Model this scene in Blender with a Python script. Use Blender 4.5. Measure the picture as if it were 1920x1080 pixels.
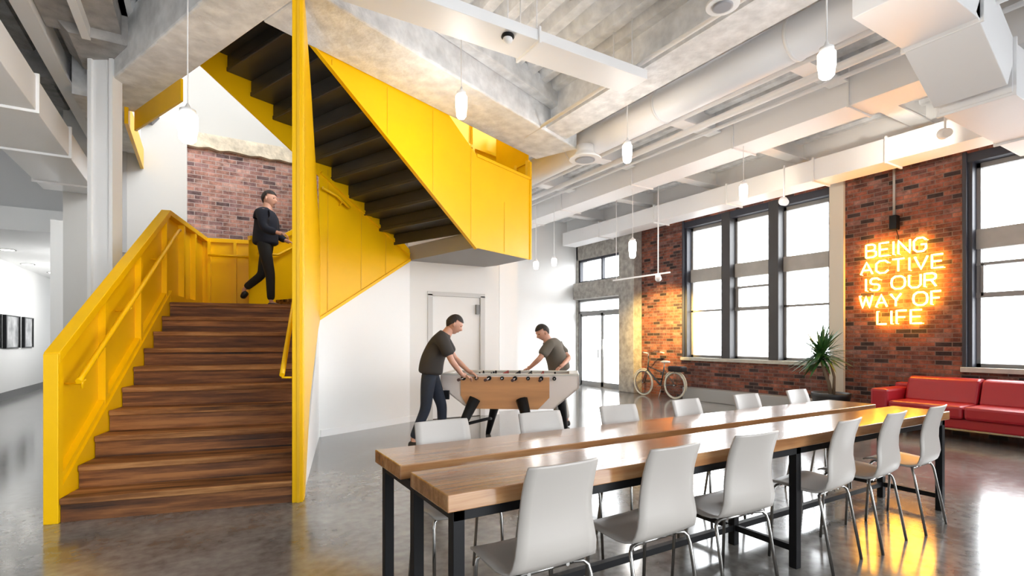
import bpy, math, random
from mathutils import Vector, Matrix
random.seed(7)
for o in list(bpy.data.objects): bpy.data.objects.remove(o)
SC = bpy.context.scene
COL = SC.collection
R_ = math.radians
sin, cos, pi = math.sin, math.cos, math.pi
# ------------------------------------------------------------------ camera, sky, exposure
TH = R_(30.97); H = 1.288; FP = 969.5; HOR = 637.2
cam = bpy.data.cameras.new('camera'); co = bpy.data.objects.new('camera', cam); COL.objects.link(co)
co.location = (0, 0, H); co.rotation_euler = (pi/2, 0, -TH)
cam.sensor_width = 36; cam.lens = 36*FP/1920; cam.shift_y = (HOR-540)/1920; cam.clip_start = .05; cam.clip_end = 200
SC.camera = co
wd = bpy.data.worlds.new('world'); SC.world = wd; wd.use_nodes = True
bgn = wd.node_tree.nodes['Background']; bgn.inputs[0].default_value = (.93, .97, 1.0, 1); bgn.inputs[1].default_value = 1.0
_n = wd.node_tree.nodes; _l = wd.node_tree.links; _tc = _n.new('ShaderNodeTexCoord'); _sp = _n.new('ShaderNodeSeparateXYZ'); _mr = _n.new('ShaderNodeMapRange')
_l.new(_tc.outputs['Generated'], _sp.inputs[0]); _l.new(_sp.outputs['X'], _mr.inputs['Value'])
# the sky is brighter on the window side, towards the sun
_mr.inputs['From Min'].default_value = -.1; _mr.inputs['From Max'].default_value = .7; _mr.inputs['To Min'].default_value = .95; _mr.inputs['To Max'].default_value = 12.0; _l.new(_mr.outputs[0], bgn.inputs[1])
SC.view_settings.view_transform = 'Standard'; SC.view_settings.look = 'None'
SC.view_settings.gamma = 1; SC.view_settings.use_curve_mapping = False
SC.view_settings.exposure = 0.45
ld = bpy.data.lights.new('daylight', 'SUN'); ld.energy = 1.0; ld.angle = R_(40); ld.color = (1, .98, .95)
lo = bpy.data.objects.new('daylight', ld); COL.objects.link(lo); lo.rotation_euler = (0, R_(56), R_(-22))

# ------------------------------------------------------------------ measuring helpers (R right, F forward of the viewpoint)
def W(R, F): return (F*sin(TH)+R*cos(TH), F*cos(TH)-R*sin(TH))
def at(px, F): return W((px-960)/FP*F, F)
def zz(py, F): return H+(HOR-py)/FP*F

# ------------------------------------------------------------------ materials
MATS = {}
def mat(name, col, rough=.5, metal=0, emit=None, es=0, bump=0, bscale=40, var=0, vscale=5, coat=0, stretch=None):
    if name in MATS: return MATS[name]
    m = bpy.data.materials.new(name); m.use_nodes = True; nt = m.node_tree; b = nt.nodes['Principled BSDF']
    b.inputs['Base Color'].default_value = (*col, 1); b.inputs['Roughness'].default_value = rough; b.inputs['Metallic'].default_value = metal
    if coat: b.inputs['Coat Weight'].default_value = coat; b.inputs['Coat Roughness'].default_value = .08
    if emit: b.inputs['Emission Color'].default_value = (*emit, 1); b.inputs['Emission Strength'].default_value = es
    if var or bump:
        tc = nt.nodes.new('ShaderNodeTexCoord'); mp = nt.nodes.new('ShaderNodeMapping'); nt.links.new(tc.outputs['Object'], mp.inputs[0])
        if stretch: mp.inputs['Scale'].default_value = stretch
    if var:
        n = nt.nodes.new('ShaderNodeTexNoise'); n.inputs['Scale'].default_value = vscale; n.inputs['Detail'].default_value = 6
        nt.links.new(mp.outputs[0], n.inputs['Vector'])
        r = nt.nodes.new('ShaderNodeValToRGB'); r.color_ramp.elements[0].position = .3; r.color_ramp.elements[1].position = .7
        r.color_ramp.elements[0].color = (*[c*(1-var) for c in col], 1); r.color_ramp.elements[1].color = (*[min(1, c*(1+var)) for c in col], 1)
        nt.links.new(n.outputs['Fac'], r.inputs[0]); nt.links.new(r.outputs[0], b.inputs['Base Color'])
    if bump:
        n2 = nt.nodes.new('ShaderNodeTexNoise'); n2.inputs['Scale'].default_value = bscale; n2.inputs['Detail'].default_value = 5
        nt.links.new(mp.outputs[0], n2.inputs['Vector'])
        bp = nt.nodes.new('ShaderNodeBump'); bp.inputs['Strength'].default_value = bump; bp.inputs['Distance'].default_value = .02
        nt.links.new(n2.outputs['Fac'], bp.inputs['Height']); nt.links.new(bp.outputs[0], b.inputs['Normal'])
    MATS[name] = m; return m
def wood(name, c0, c1, c2, along='X', strip=.0, stripaxis='Y', rough=.4, rnd=True, gl=3.0, sx=.25):
    m = bpy.data.materials.new(name); m.use_nodes = True; nt = m.node_tree; N = nt.nodes.new; L = nt.links.new; b = nt.nodes['Principled BSDF']
    tc = N('ShaderNodeTexCoord'); oi = N('ShaderNodeObjectInfo'); ad = N('ShaderNodeVectorMath'); ad.operation = 'ADD'
    sc_ = N('ShaderNodeVectorMath'); sc_.operation = 'SCALE'; sc_.inputs['Scale'].default_value = 17.
    cb = N('ShaderNodeCombineXYZ'); [L(oi.outputs['Random'], cb.inputs[i]) for i in range(3)]
    L(cb.outputs[0], sc_.inputs[0]); L(tc.outputs['Object'], ad.inputs[0])
    if rnd: L(sc_.outputs[0], ad.inputs[1])
    src = ad
    if strip:
        # every strip of the butcher block shifts the grain
        sp = N('ShaderNodeSeparateXYZ'); L(tc.outputs['Object'], sp.inputs[0])
        dv = N('ShaderNodeMath'); dv.operation = 'DIVIDE'; dv.inputs[1].default_value = strip; L(sp.outputs[stripaxis], dv.inputs[0])
        fl = N('ShaderNodeMath'); fl.operation = 'FLOOR'; L(dv.outputs[0], fl.inputs[0])
        wn = N('ShaderNodeTexWhiteNoise'); wn.noise_dimensions = '1D'; L(fl.outputs[0], wn.inputs['W'])
        s2 = N('ShaderNodeVectorMath'); s2.operation = 'SCALE'; s2.inputs['Scale'].default_value = 9; L(wn.outputs['Color'], s2.inputs[0])
        a2 = N('ShaderNodeVectorMath'); a2.operation = 'ADD'; L(ad.outputs[0], a2.inputs[0]); L(s2.outputs[0], a2.inputs[1]); src = a2
    mp = N('ShaderNodeMapping'); L(src.outputs[0], mp.inputs[0])
    mp.inputs['Scale'].default_value = {'X': (sx, 3.2, 3.2), 'Y': (3.2, .25, 3.2)}[along]
    n = N('ShaderNodeTexNoise'); n.inputs['Scale'].default_value = gl; n.inputs['Detail'].default_value = 8; n.inputs['Roughness'].default_value = .65; L(mp.outputs[0], n.inputs['Vector'])
    r = N('ShaderNodeValToRGB'); e = r.color_ramp.elements; e[0].position = .34; e[0].color = (*c0, 1); e[1].position = .66; e[1].color = (*c2, 1)
    k = r.color_ramp.elements.new(.5); k.color = (*c1, 1)
    L(n.outputs['Fac'], r.inputs[0]); L(r.outputs[0], b.inputs['Base Color']); b.inputs['Roughness'].default_value = rough
    bp = N('ShaderNodeBump'); bp.inputs['Strength'].default_value = .15; bp.inputs['Distance'].default_value = .01; L(n.outputs['Fac'], bp.inputs['Height']); L(bp.outputs[0], b.inputs['Normal'])
    MATS[name] = m; return m
def brick(name, cols, mort, plane):
    m = bpy.data.materials.new(name); m.use_nodes = True; nt = m.node_tree; N = nt.nodes.new; L = nt.links.new; b = nt.nodes['Principled BSDF']
    def M(op, a, c=None, **k):
        n = N('ShaderNodeMath'); n.operation = op
        for i, v in enumerate((a, c)):
            if v is None: continue
            if isinstance(v, (int, float)): n.inputs[i].default_value = v
            else: L(v, n.inputs[i])
        return n.outputs[0]
    tc = N('ShaderNodeTexCoord'); sp = N('ShaderNodeSeparateXYZ'); cb = N('ShaderNodeCombineXYZ'); L(tc.outputs['Object'], sp.inputs[0])
    L(sp.outputs[plane], cb.inputs[0]); L(sp.outputs['Z'], cb.inputs[1])
    BWD, RH = .20, .066
    br = N('ShaderNodeTexBrick'); L(cb.outputs[0], br.inputs['Vector']); br.inputs['Scale'].default_value = 1
    br.inputs['Brick Width'].default_value = BWD; br.inputs['Row Height'].default_value = RH; br.inputs['Mortar Size'].default_value = .006; br.inputs['Mortar Smooth'].default_value = .2
    row = M('FLOOR', M('DIVIDE', sp.outputs['Z'], RH)); par = M('FLOORED_MODULO', row, 2.0); off = M('MULTIPLY', M('SUBTRACT', 1.0, par), .5)
    cell = M('FLOOR', M('ADD', M('DIVIDE', sp.outputs[plane], BWD), off)); cc = N('ShaderNodeCombineXYZ'); L(cell, cc.inputs[0]); L(row, cc.inputs[1])
    wn = N('ShaderNodeTexWhiteNoise'); wn.noise_dimensions = '2D'; L(cc.outputs[0], wn.inputs['Vector'])
    r = N('ShaderNodeValToRGB'); r.color_ramp.interpolation = 'CONSTANT'; e = r.color_ramp.elements
    while len(e) < len(cols): e.new(.5)
    for i, (p, c) in enumerate(cols): e[i].position = p; e[i].color = (*c, 1)
    L(wn.outputs['Value'], r.inputs[0])
    n = N('ShaderNodeTexNoise'); n.inputs['Scale'].default_value = 5; n.inputs['Detail'].default_value = 10; n.inputs['Roughness'].default_value = .75; L(cb.outputs[0], n.inputs['Vector'])
    r2 = N('ShaderNodeValToRGB'); r2.color_ramp.elements[0].position = .38; r2.color_ramp.elements[0].color = (.33, .30, .30, 1); r2.color_ramp.elements[1].position = .62; r2.color_ramp.elements[1].color = (1.25, 1.22, 1.2, 1)
    L(n.outputs['Fac'], r2.inputs[0])
    mx2 = N('ShaderNodeMix'); mx2.data_type = 'RGBA'; mx2.blend_type = 'MULTIPLY'; mx2.inputs['Factor'].default_value = 1
    L(r.outputs[0], mx2.inputs['A']); L(r2.outputs[0], mx2.inputs['B'])
    mx = N('ShaderNodeMix'); mx.data_type = 'RGBA'; L(br.outputs['Fac'], mx.inputs['Factor']); L(mx2.outputs['Result'], mx.inputs['A']); mx.inputs['B'].default_value = (*mort, 1)
    L(mx.outputs['Result'], b.inputs['Base Color']); b.inputs['Roughness'].default_value = .85
    bp = N('ShaderNodeBump'); bp.inputs['Strength'].default_value = .7; bp.inputs['Distance'].default_value = .012; bp.invert = True
    L(br.outputs['Fac'], bp.inputs['Height']); L(bp.outputs[0], b.inputs['Normal'])
    MATS[name] = m; return m
def floor_mat():
    m = bpy.data.materials.new('polished_concrete'); m.use_nodes = True; nt = m.node_tree; N = nt.nodes.new; L = nt.links.new; b = nt.nodes['Principled BSDF']
    tc = N('ShaderNodeTexCoord')
    n = N('ShaderNodeTexNoise'); n.inputs['Scale'].default_value = 1.1; n.inputs['Detail'].default_value = 9; n.inputs['Roughness'].default_value = .62; L(tc.outputs['Object'], n.inputs['Vector'])
    n3 = N('ShaderNodeTexNoise'); n3.inputs['Scale'].default_value = 14; n3.inputs['Detail'].default_value = 8; L(tc.outputs['Object'], n3.inputs['Vector'])
    ad = N('ShaderNodeMath'); ad.operation = 'MULTIPLY_ADD'; ad.inputs[1].default_value = .45; L(n3.outputs['Fac'], ad.inputs[0]); L(n.outputs['Fac'], ad.inputs[2])
    r = N('ShaderNodeValToRGB'); e = r.color_ramp.elements; e[0].position = .55; e[0].color = (.095, .087, .08, 1); e[1].position = .9; e[1].color = (.26, .25, .235, 1)
    L(ad.outputs[0], r.inputs[0]); L(r.outputs[0], b.inputs['Base Color'])
    rr = N('ShaderNodeMapRange'); rr.inputs['To Min'].default_value = .1; rr.inputs['To Max'].default_value = .2; L(n3.outputs['Fac'], rr.inputs['Value']); L(rr.outputs[0], b.inputs['Roughness'])
    b.inputs['Specular IOR Level'].default_value = .75; b.inputs['Coat Weight'].default_value = .35; b.inputs['Coat Roughness'].default_value = .12
    return m
YEL = mat('yellow_paint', (.90, .51, .001), .34, var=.03, vscale=3)
YEL.node_tree.nodes['Principled BSDF'].inputs['Specular IOR Level'].default_value = .28
WHITE = mat('white_paint', (.84, .84, .83), .6)
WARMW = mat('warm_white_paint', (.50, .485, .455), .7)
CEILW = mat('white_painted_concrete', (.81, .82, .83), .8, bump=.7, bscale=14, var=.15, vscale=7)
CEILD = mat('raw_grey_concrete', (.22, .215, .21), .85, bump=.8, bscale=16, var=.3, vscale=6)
CONC = mat('patchy_concrete', (.36, .34, .31), .8, bump=.6, bscale=18, var=.28, vscale=9)
DUCT = mat('painted_duct', (.88, .88, .885), .45, bump=.04, bscale=6)
STEELW = mat('white_steel', (.86, .86, .86), .45)
BLACK = mat('black_steel', (.008, .008, .009), .5)
BLACK.node_tree.nodes['Principled BSDF'].inputs['Specular IOR Level'].default_value = .2
SOOT = mat('blackened_steel', (.03, .027, .024), .38, var=.4, vscale=4, stretch=(1, .3, 1))
CHROME = mat('chrome', (.36, .35, .335), .18, metal=1)
FRAME = mat('dark_window_frame', (.035, .037, .05), .5)
TAUPE = mat('grey_window_panel', (.42, .40, .37), .55, var=.08, vscale=5)
CHAIR = mat('chair_white_laminate', (.43, .40, .37), .38)
RED = mat('red_leather', (.36, .008, .018), .42, bump=.12, bscale=9, coat=.12)
NEON = mat('neon_glow', (1, .6, .1), .4, emit=(1, .47, .045), es=26)
LAMP = mat('lamp_glow', (1, 1, 1), .4, emit=(1, .95, .86), es=8)
GLASS = mat('frosted_glass', (.9, .9, .9), .3, emit=(1, .96, .9), es=3)
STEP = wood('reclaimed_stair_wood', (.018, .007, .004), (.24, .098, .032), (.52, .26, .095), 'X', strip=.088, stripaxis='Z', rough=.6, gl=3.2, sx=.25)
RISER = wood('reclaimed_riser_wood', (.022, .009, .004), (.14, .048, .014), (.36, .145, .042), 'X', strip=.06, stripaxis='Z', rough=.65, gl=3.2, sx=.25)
STEP.node_tree.nodes['Principled BSDF'].inputs['Specular IOR Level'].default_value = .25
TOPW = wood('butcher_block', (.20, .085, .03), (.32, .15, .06), (.46, .26, .12), 'X', strip=.045, rough=.17)
TOPW.node_tree.nodes['Principled BSDF'].inputs['Coat Weight'].default_value = .5; TOPW.node_tree.nodes['Principled BSDF'].inputs['Coat Roughness'].default_value = .15
BRICK = brick('red_brick', [(0, (.27, .085, .052)), (.3, (.20, .068, .048)), (.5, (.33, .12, .075)), (.66, (.14, .052, .042)), (.80, (.27, .13, .105)), (.90, (.045, .026, .026))], (.17, .12, .10), 'Y')
BRICKX = brick('pale_worn_brick', [(0, (.46, .24, .19)), (.3, (.38, .20, .17)), (.55, (.50, .30, .25)), (.75, (.33, .19, .18)), (.93, (.16, .10, .10))], (.42, .34, .31), 'X')
FLOOR = floor_mat()

# ------------------------------------------------------------------ mesh helpers
class MB:
    def __init__(s): s.v = []; s.f = []; s.sm = []
    def add(s, vs, fs, smooth=False):
        n = len(s.v); s.v += [tuple(v) for v in vs]; s.f += [tuple(i+n for i in f) for f in fs]; s.sm += [smooth]*len(fs); return s
    def box(s, x0, x1, y0, y1, z0, z1):
        x0, x1 = sorted((x0, x1)); y0, y1 = sorted((y0, y1)); z0, z1 = sorted((z0, z1))
        return s.add([(x0,y0,z0),(x1,y0,z0),(x1,y1,z0),(x0,y1,z0),(x0,y0,z1),(x1,y0,z1),(x1,y1,z1),(x0,y1,z1)],
                     [(0,3,2,1),(4,5,6,7),(0,1,5,4),(1,2,6,5),(2,3,7,6),(3,0,4,7)])
    def prism(s, poly, axis, a, b):
        # poly of 2-D points, extruded along axis ('x': (y,z), 'y': (x,z), 'z': (x,y))
        def p(u, v, w): return {'x': (w,u,v), 'y': (u,w,v), 'z': (u,v,w)}[axis]
        n = len(poly); vs = [p(u,v,a) for u,v in poly]+[p(u,v,b) for u,v in poly]
        fs = [tuple(range(n))[::-1], tuple(range(n, 2*n))]+[(i,(i+1)%n,n+(i+1)%n,n+i) for i in range(n)]
        area = sum(poly[i][0]*poly[(i+1)%n][1]-poly[(i+1)%n][0]*poly[i][1] for i in range(n))
        flip = (area < 0) ^ (axis == 'y') ^ (b < a)
        if flip: fs = [f[::-1] for f in fs]
        return s.add(vs, fs)
    def tube(s, pts, r, n=8, closed=False, cap=True):
        pts = [Vector(p) for p in pts]; m = len(pts); rs = r if isinstance(r, (list, tuple)) else [r]*m
        vs = []; up = None
        for i, p in enumerate(pts):
            if closed: t = (pts[(i+1)%m]-pts[i-1])
            else: t = (pts[min(i+1,m-1)]-pts[max(i-1,0)])
            t = t.normalized() if t.length > 1e-9 else Vector((0,0,1))
            if up is None:
                up = Vector((0,0,1)) if abs(t.z) < .9 else Vector((1,0,0))
            a = t.cross(up)
            if a.length < 1e-6: a = t.orthogonal()
            a.normalize(); b = a.cross(t).normalized(); up = b
            for k in range(n):
                q = 2*pi*k/n; vs.append(p+a*rs[i]*cos(q)+b*rs[i]*sin(q))
        fs = []
        for i in range(m if closed else m-1):
            j = (i+1) % m
            for k in range(n): fs.append((i*n+k, i*n+(k+1)%n, j*n+(k+1)%n, j*n+k))
        s.add(vs, fs, True)
        if cap and not closed:
            n0 = len(s.v)-m*n; s.f += [tuple(n0+k for k in range(n))[::-1], tuple(n0+(m-1)*n+k for k in range(n))]; s.sm += [False, False]
        return s
    def lathe(s, prof, n=20, c=(0,0,0), smooth=True):
        vs = []; m = len(prof)
        for r, z in prof:
            for k in range(n): q = 2*pi*k/n; vs.append((c[0]+r*cos(q), c[1]+r*sin(q), c[2]+z))
        fs = [(i*n+k, i*n+(k+1)%n, (i+1)*n+(k+1)%n, (i+1)*n+k) for i in range(m-1) for k in range(n)]
        s.add(vs, fs, smooth); n0 = len(s.v)-m*n
        s.f += [tuple(n0+k for k in range(n))[::-1], tuple(n0+(m-1)*n+k for k in range(n))]; s.sm += [False, False]
        return s
    def ball(s, c, r, n=12):
        rx, ry, rz = r if isinstance(r, (list, tuple)) else (r, r, r)
        m = n//2+1; vs = []
        for i in range(m):
            t = -pi/2+pi*i/(m-1)
            for k in range(n): q = 2*pi*k/n; vs.append((c[0]+rx*cos(t)*cos(q), c[1]+ry*cos(t)*sin(q), c[2]+rz*sin(t)))
        fs = [(i*n+k, i*n+(k+1)%n, (i+1)*n+(k+1)%n, (i+1)*n+k) for i in range(m-1) for k in range(n)]
        return s.add(vs, fs, True)
    def bar(s, p, q, w, h=None, up=(0,0,1)):
        # rectangular bar from p to q, width w (sideways), height h (upwards)
        p = Vector(p); q = Vector(q); h = h or w; t = (q-p).normalized(); u = Vector(up)
        a = t.cross(u)
        if a.length < 1e-5: a = t.cross(Vector((0,1,0)))
        a.normalize(); b = a.cross(t).normalized()
        vs = [c+a*sx*w/2+b*sy*h/2 for c in (p,q) for sx,sy in ((-1,-1),(1,-1),(1,1),(-1,1))]
        return s.add(vs, [(0,1,2,3),(7,6,5,4),(0,4,5,1),(1,5,6,2),(2,6,7,3),(3,7,4,0)])
def obj(name, mb, m, parent=None, loc=None, rz=0, bev=0, kind=None, label=None):
    me = bpy.data.meshes.new(name); me.from_pydata(mb.v, [], mb.f); me.polygons.foreach_set('use_smooth', mb.sm); me.update()
    me.materials.append(m); o = bpy.data.objects.new(name, me); COL.objects.link(o)
    if parent: o.parent = parent
    if loc: o.location = loc
    if rz: o.rotation_euler.z = rz
    if bev:
        b = o.modifiers.new('bevel', 'BEVEL'); b.width = bev; b.segments = 2; b.limit_method = 'ANGLE'; b.angle_limit = R_(40)
    if kind: o['kind'] = kind
    if label: o['label'] = label
    return o
def thing(name, label, cat, loc=(0,0,0), rz=0, group=None):
    o = bpy.data.objects.new(name, None); COL.objects.link(o); o.location = loc; o.rotation_euler.z = rz; o.empty_display_size = .1
    o['label'] = label; o['category'] = cat
    if group: o['group'] = group
    return o
def tag(o, label, cat, group=None):
    o['label'] = label; o['category'] = cat
    if group: o['group'] = group
    return o
def struct(name, mb, m, **k): return obj(name, mb, m, kind='structure', **k)
def dup(root, loc, rz, label, group=None):
    r = root.copy(); COL.objects.link(r); r.location = loc; r.rotation_euler.z = rz; r['label'] = label
    if group: r['group'] = group
    for ch in list(root.children):
        c = ch.copy(); COL.objects.link(c); c.parent = r
        for g in list(ch.children):
            d = g.copy(); COL.objects.link(d); d.parent = c
    return r

# ================================================================== SETTING
XW = 9.2; YB = 9.8; YD = 7.8; YF = 11.75; ZC = 4.6; ZU = 4.75
struct('floor', MB().box(-9, XW+.35, -6, 24, -.1, 0), FLOOR)
struct('ground_outside', MB().box(XW+.35, 60, -40, 60, -.3, -.2), mat('pale_paving', (.6, .6, .6), .9))
# --- window wall (X = 9.2), openings left free
def wall_right():
    m = MB()
    def w(y0, y1, z0, z1): m.box(XW, XW+.35, y0, y1, z0, z1)
    w(-6, 2.95-3.2, 0, ZC); w(2.95-3.2, 2.95, 0, .905); w(2.95-3.2, 2.95, 3.9, ZC)
    w(2.95, 4.762, 0, ZC); w(4.762, 7.90, 0, .905); w(4.762, 7.90, 3.9, ZC); w(7.90, 9.2, 0, ZC)
    return m
struct('wall_right', wall_right(), BRICK)
struct('wall_entrance', MB().box(XW, XW+.35, 9.2, 9.72, 0, ZC).box(XW, XW+.35, 9.72, YF+.3, 3.55, ZC).box(XW, XW+.35, YF-.06, YF+.3, 0, ZC), CONC)
struct('wall_far', MB().box(2.8, XW+.3, YF, YF+.2, 0, ZC), WHITE)
struct('wall_door', MB().box(2.776, 3.152, YD, YD+.15, 0, ZC).box(4.09, 4.42, YD, YD+.15, 0, ZC).box(3.152, 4.09, YD, YD+.15, 2.03, ZC), WHITE)
struct('wall_hall_side', MB().box(4.30, 4.42, YD+.15, YF, 0, ZC), WHITE)
D_AL = R_(67.5); DX, DY = sin(D_AL), cos(D_AL); EX, EY = cos(D_AL), -sin(D_AL)
C0 = (1.322, 7.172)
def dd(s, t): return (C0[0]+DX*s+EX*t, C0[1]+DY*s+EY*t)
PHI = R_(13.1); S0 = (-.859, 4.757)
def ss(e, d): return (S0[0]+e*cos(PHI)+d*sin(PHI), S0[1]-e*sin(PHI)+d*cos(PHI))
# drywall under the stairs
g1 = MB().prism([(0.15, 0), (2.86, 0), (2.86, 1.555), (.15, .05)], 'x', 1.53, 1.585)
struct('wall_under_stair', g1, WHITE, loc=(S0[0], S0[1], 0), rz=-PHI)
struct('wall_under_flight', MB().prism([(0, 0), (1.60, 0), (1.60, 2.53), (0, 1.545)], 'y', 0, .06), WHITE, loc=(C0[0], C0[1], 0), rz=pi/2-D_AL)
struct('baseboard_stair', MB().box(.03, 1.59, -.012, 0, 0, .09), STEELW, loc=(C0[0], C0[1], 0), rz=pi/2-D_AL)
struct('baseboard_door', MB().box(2.79, 3.10, YD-.012, YD, 0, .09).box(4.14, 4.42, YD-.012, YD, 0, .09), STEELW)
# brick wall behind the stair, white plaster above
struct('wall_back', MB().box(-.2, 4.3, YB, YB+.3, 0, 4.42), BRICKX)
lg = MB()
xs = [-.2+i*.15 for i in range(31)]
prof = [(x, 4.40+random.uniform(-.03, .03)) for x in xs]+[(xs[-1], 4.62), (-.2, 4.62)]
struct('trim_1', lg.prism(prof, 'y', YB-.10, YB+.25), mat('crumbling_plaster', (.62, .54, .42), .9, bump=1, bscale=12, var=.25, vscale=8))
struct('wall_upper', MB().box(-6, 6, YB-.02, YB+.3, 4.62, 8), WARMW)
struct('light_block_roof', MB().box(-6, 6, 6.2, YB+.3, 7.6, 7.75), WARMW)  # unseen roof, added to keep sky light off the upper wall
struct('light_block_side', MB().box(5.6, 5.75, 6.2, YB, ZU, 7.6), WARMW)  # unseen wall, added to block the bright sky of the window side
struct('wall_left_partition', MB().box(-1.71, -.2, YB-.1, YB+.25, 0, 8), mat('stair_wall_paint', (.56, .55, .53), .7))
struct('gap_shade_strip', MB().box(-1.06, -.97, YB-.14, YB-.1, 2.6, 4.3), mat('shaded_grey', (.42, .42, .42), .7))  # shade of a narrow wall gap, put in as a grey strip
# corridor at the left
XL = -3.65
struct('wall_left', MB().box(XL-.15, XL, 2, 22.3, 0, ZC), WHITE)
struct('wall_corridor_right', MB().box(-1.85, -1.71, YB-.1, 22, 0, 3.0), WHITE)
struct('baseboard_left', MB().box(XL, XL+.02, 9, 22, 0, .16), mat('dark_baseboard', (.16, .16, .16), .5))
struct('ceiling_corridor', MB().box(XL, -1.71, 10.9, 22, 3.0, 3.36), WHITE)
struct('wall_corridor_bulkhead', MB().box(XL, -1.71, 11.2, 11.35, 3.36, ZC), mat('shaded_wall_grey', (.66, .66, .66), .7))  # the grey carries the shade lying on this recessed wall
struct('wall_corridor_end', MB().box(XL, -2.55, 22, 22.15, 0, 3.0).box(-2.55, -1.71, 22, 22.15, 0, .5), WHITE)
# corridor end window grid
wf = thing('window_4', 'bright gridded window at the far end of the left corridor', 'window'); wf['kind'] = 'structure'
m = MB()
for z in (.5, 1.3, 2.1, 2.95): m.box(-2.55, -1.85, 22.0, 22.06, z, z+.05)
for x in (-2.55, -2.2, -1.88): m.box(x, x+.04, 22.0, 22.06, .5, 3.0)
obj('window_frame', m, STEELW, wf)
obj('outer_glass', MB().box(-2.55, -1.85, 22.07, 22.08, .5, 3), mat('clear_glass', (1, 1, 1), .02), wf) if False else None

# --- ceiling deck: ribs running along Y with the stair opening left free
K = (.45, 5.24)
KL = (K[0]-EX*2.8, K[1]-EY*2.8)
def opening(x):
    if x < KL[0]-.05 or x > 4.55: return None
    if x <= K[0]: ya = K[1]+(x-K[0])/(KL[0]-K[0])*(KL[1]-K[1])
    else: ya = K[1]+(x-K[0])*DY/DX
    return (ya, YB if x < 2.8 else YD)
def deck(xa, xb, name, m_, pitch=.26):
    mb = MB(); x = xa
    while x < xb-1e-6:
        x2 = min(x+pitch, xb); o = opening((x+x2)/2) or None
        if o is None:
            o1, o2 = opening(x), opening(x2)
        segs = [(-6, 24)] if not o else [(-6, o[0]+.12), (o[1]+.06, 24)]
        for a, b in segs:
            p = [(x, ZC+.12), (x+pitch*.18, ZC), (x+pitch*.62, ZC), (x+pitch*.8, ZC+.12), (x2, ZC+.12), (x2, ZU), (x, ZU)]
            mb.prism(p, 'y', a, b)
        x = x2
    return struct(name, mb, m_)
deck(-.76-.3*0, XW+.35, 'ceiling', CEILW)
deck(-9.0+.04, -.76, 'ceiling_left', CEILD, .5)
# concrete beams round the opening and the steel grid
def dbeam(name, s0, s1, t0, t1, z0, z1, m_):
    return struct(name, MB().box(s0, s1, -t1, -t0, z0, z1), m_, loc=(C0[0], C0[1], 0), rz=pi/2-D_AL, bev=.02)
dbeam('ceiling_beam_stair', -1.60, 2.74, 1.62, 2.35, 4.1, ZC+.08, CEILW)
dbeam('ceiling_beam_stair_web', -4.2, 2.7, 2.35, 2.5, 4.42, ZC+.08, CEILW)
dbeam('ceiling_beam_opening', -2.05, -1.60, -1.45, 2.45, 4.1, ZC+.08, CEILW)
struct('ceiling_beam_head', MB().box(-1.28, -.80, 7.7, YB, 4.12, ZC+.08), CEILW)
struct('ceiling_beam_girder', MB().box(4.08, 4.34, -6, 6.1, 4.2, ZC+.08).box(3.98, 4.44, -6, 6.1, 4.14, 4.21), CEILW)
struct('ceiling_beam_window', MB().box(8.86, XW, -6, YF, 4.12, ZC+.05), STEELW)
for y in (-1.9, -.2, 1.5, 3.3, 5.05, 6.8, 8.5, 10.2):
    for xa, xb in ((5.25, 6.55), (7.10, 8.86)):
        struct('ceiling_beam_cross', MB().box(xa, xb, y-.11, y+.11, 4.34, 4.36).box(xa, xb, y-.015, y+.015, 4.36, ZC+.05), STEELW)
for y in (-1.6, 1.35):
    struct('ceiling_beam_cross', MB().box(-.4, 3.98, y-.15, y+.15, 4.3, ZC+.05), CEILW)
struct('ceiling_beam_left', MB().box(-1.42, -1.28, -4, YB-.1, 4.2, 4.24).box(-1.37, -1.33, -4, YB-.1, 4.24, 4.55), STEELW)
struct('ceiling_beam_left', MB().box(-1.02, -.95, -4, 6.6, 4.28, 4.40), STEELW)
for y in (2.0, 3.6, 5.2, 8.0): struct('ceiling_beam_dark', MB().box(-8, -.7, y-.1, y+.1, 4.32, ZC+.05), CEILD)
# column and its concrete head
cx, cy = at(196, 5.6)
m = MB().box(-.09, .12, -.04, .04, 0, 4.36)
m.box(-.13, -.09, -.07, .07, 0, 4.36).box(.10, .14, -.07, .07, 0, 4.36)
struct('column_left', m, STEELW, loc=(cx, cy, 0), rz=-TH)
struct('column_left_head', MB().prism([(-.22, 4.30), (-.34, 4.44), (-.42, 4.62), (.40, 4.62), (.34, 4.40), (.24, 4.30)], 'y', -.5, .3).box(-.42, .2, -2.8, -.3, 4.40, 4.66), mat('rough_column_head', (.40, .385, .37), .9, bump=1, bscale=14, var=.2, vscale=7), loc=(cx, cy, 0))
struct('column_hall', MB().box(4.60, 4.98, 8.1, 8.48, 0, ZC), WHITE)

# yellow fascia around the opening
struct('trim_3', MB().box(-1.62, -1.595, .05, 1.4, 3.86, 4.1), YEL, loc=(C0[0], C0[1], 0), rz=pi/2-D_AL)
struct('trim_4', MB().prism([(7.75, 3.9), (7.75, 4.2), (YB-.12, 4.2), (YB-.12, 3.9)], 'x', -.80, -.76), YEL)

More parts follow.
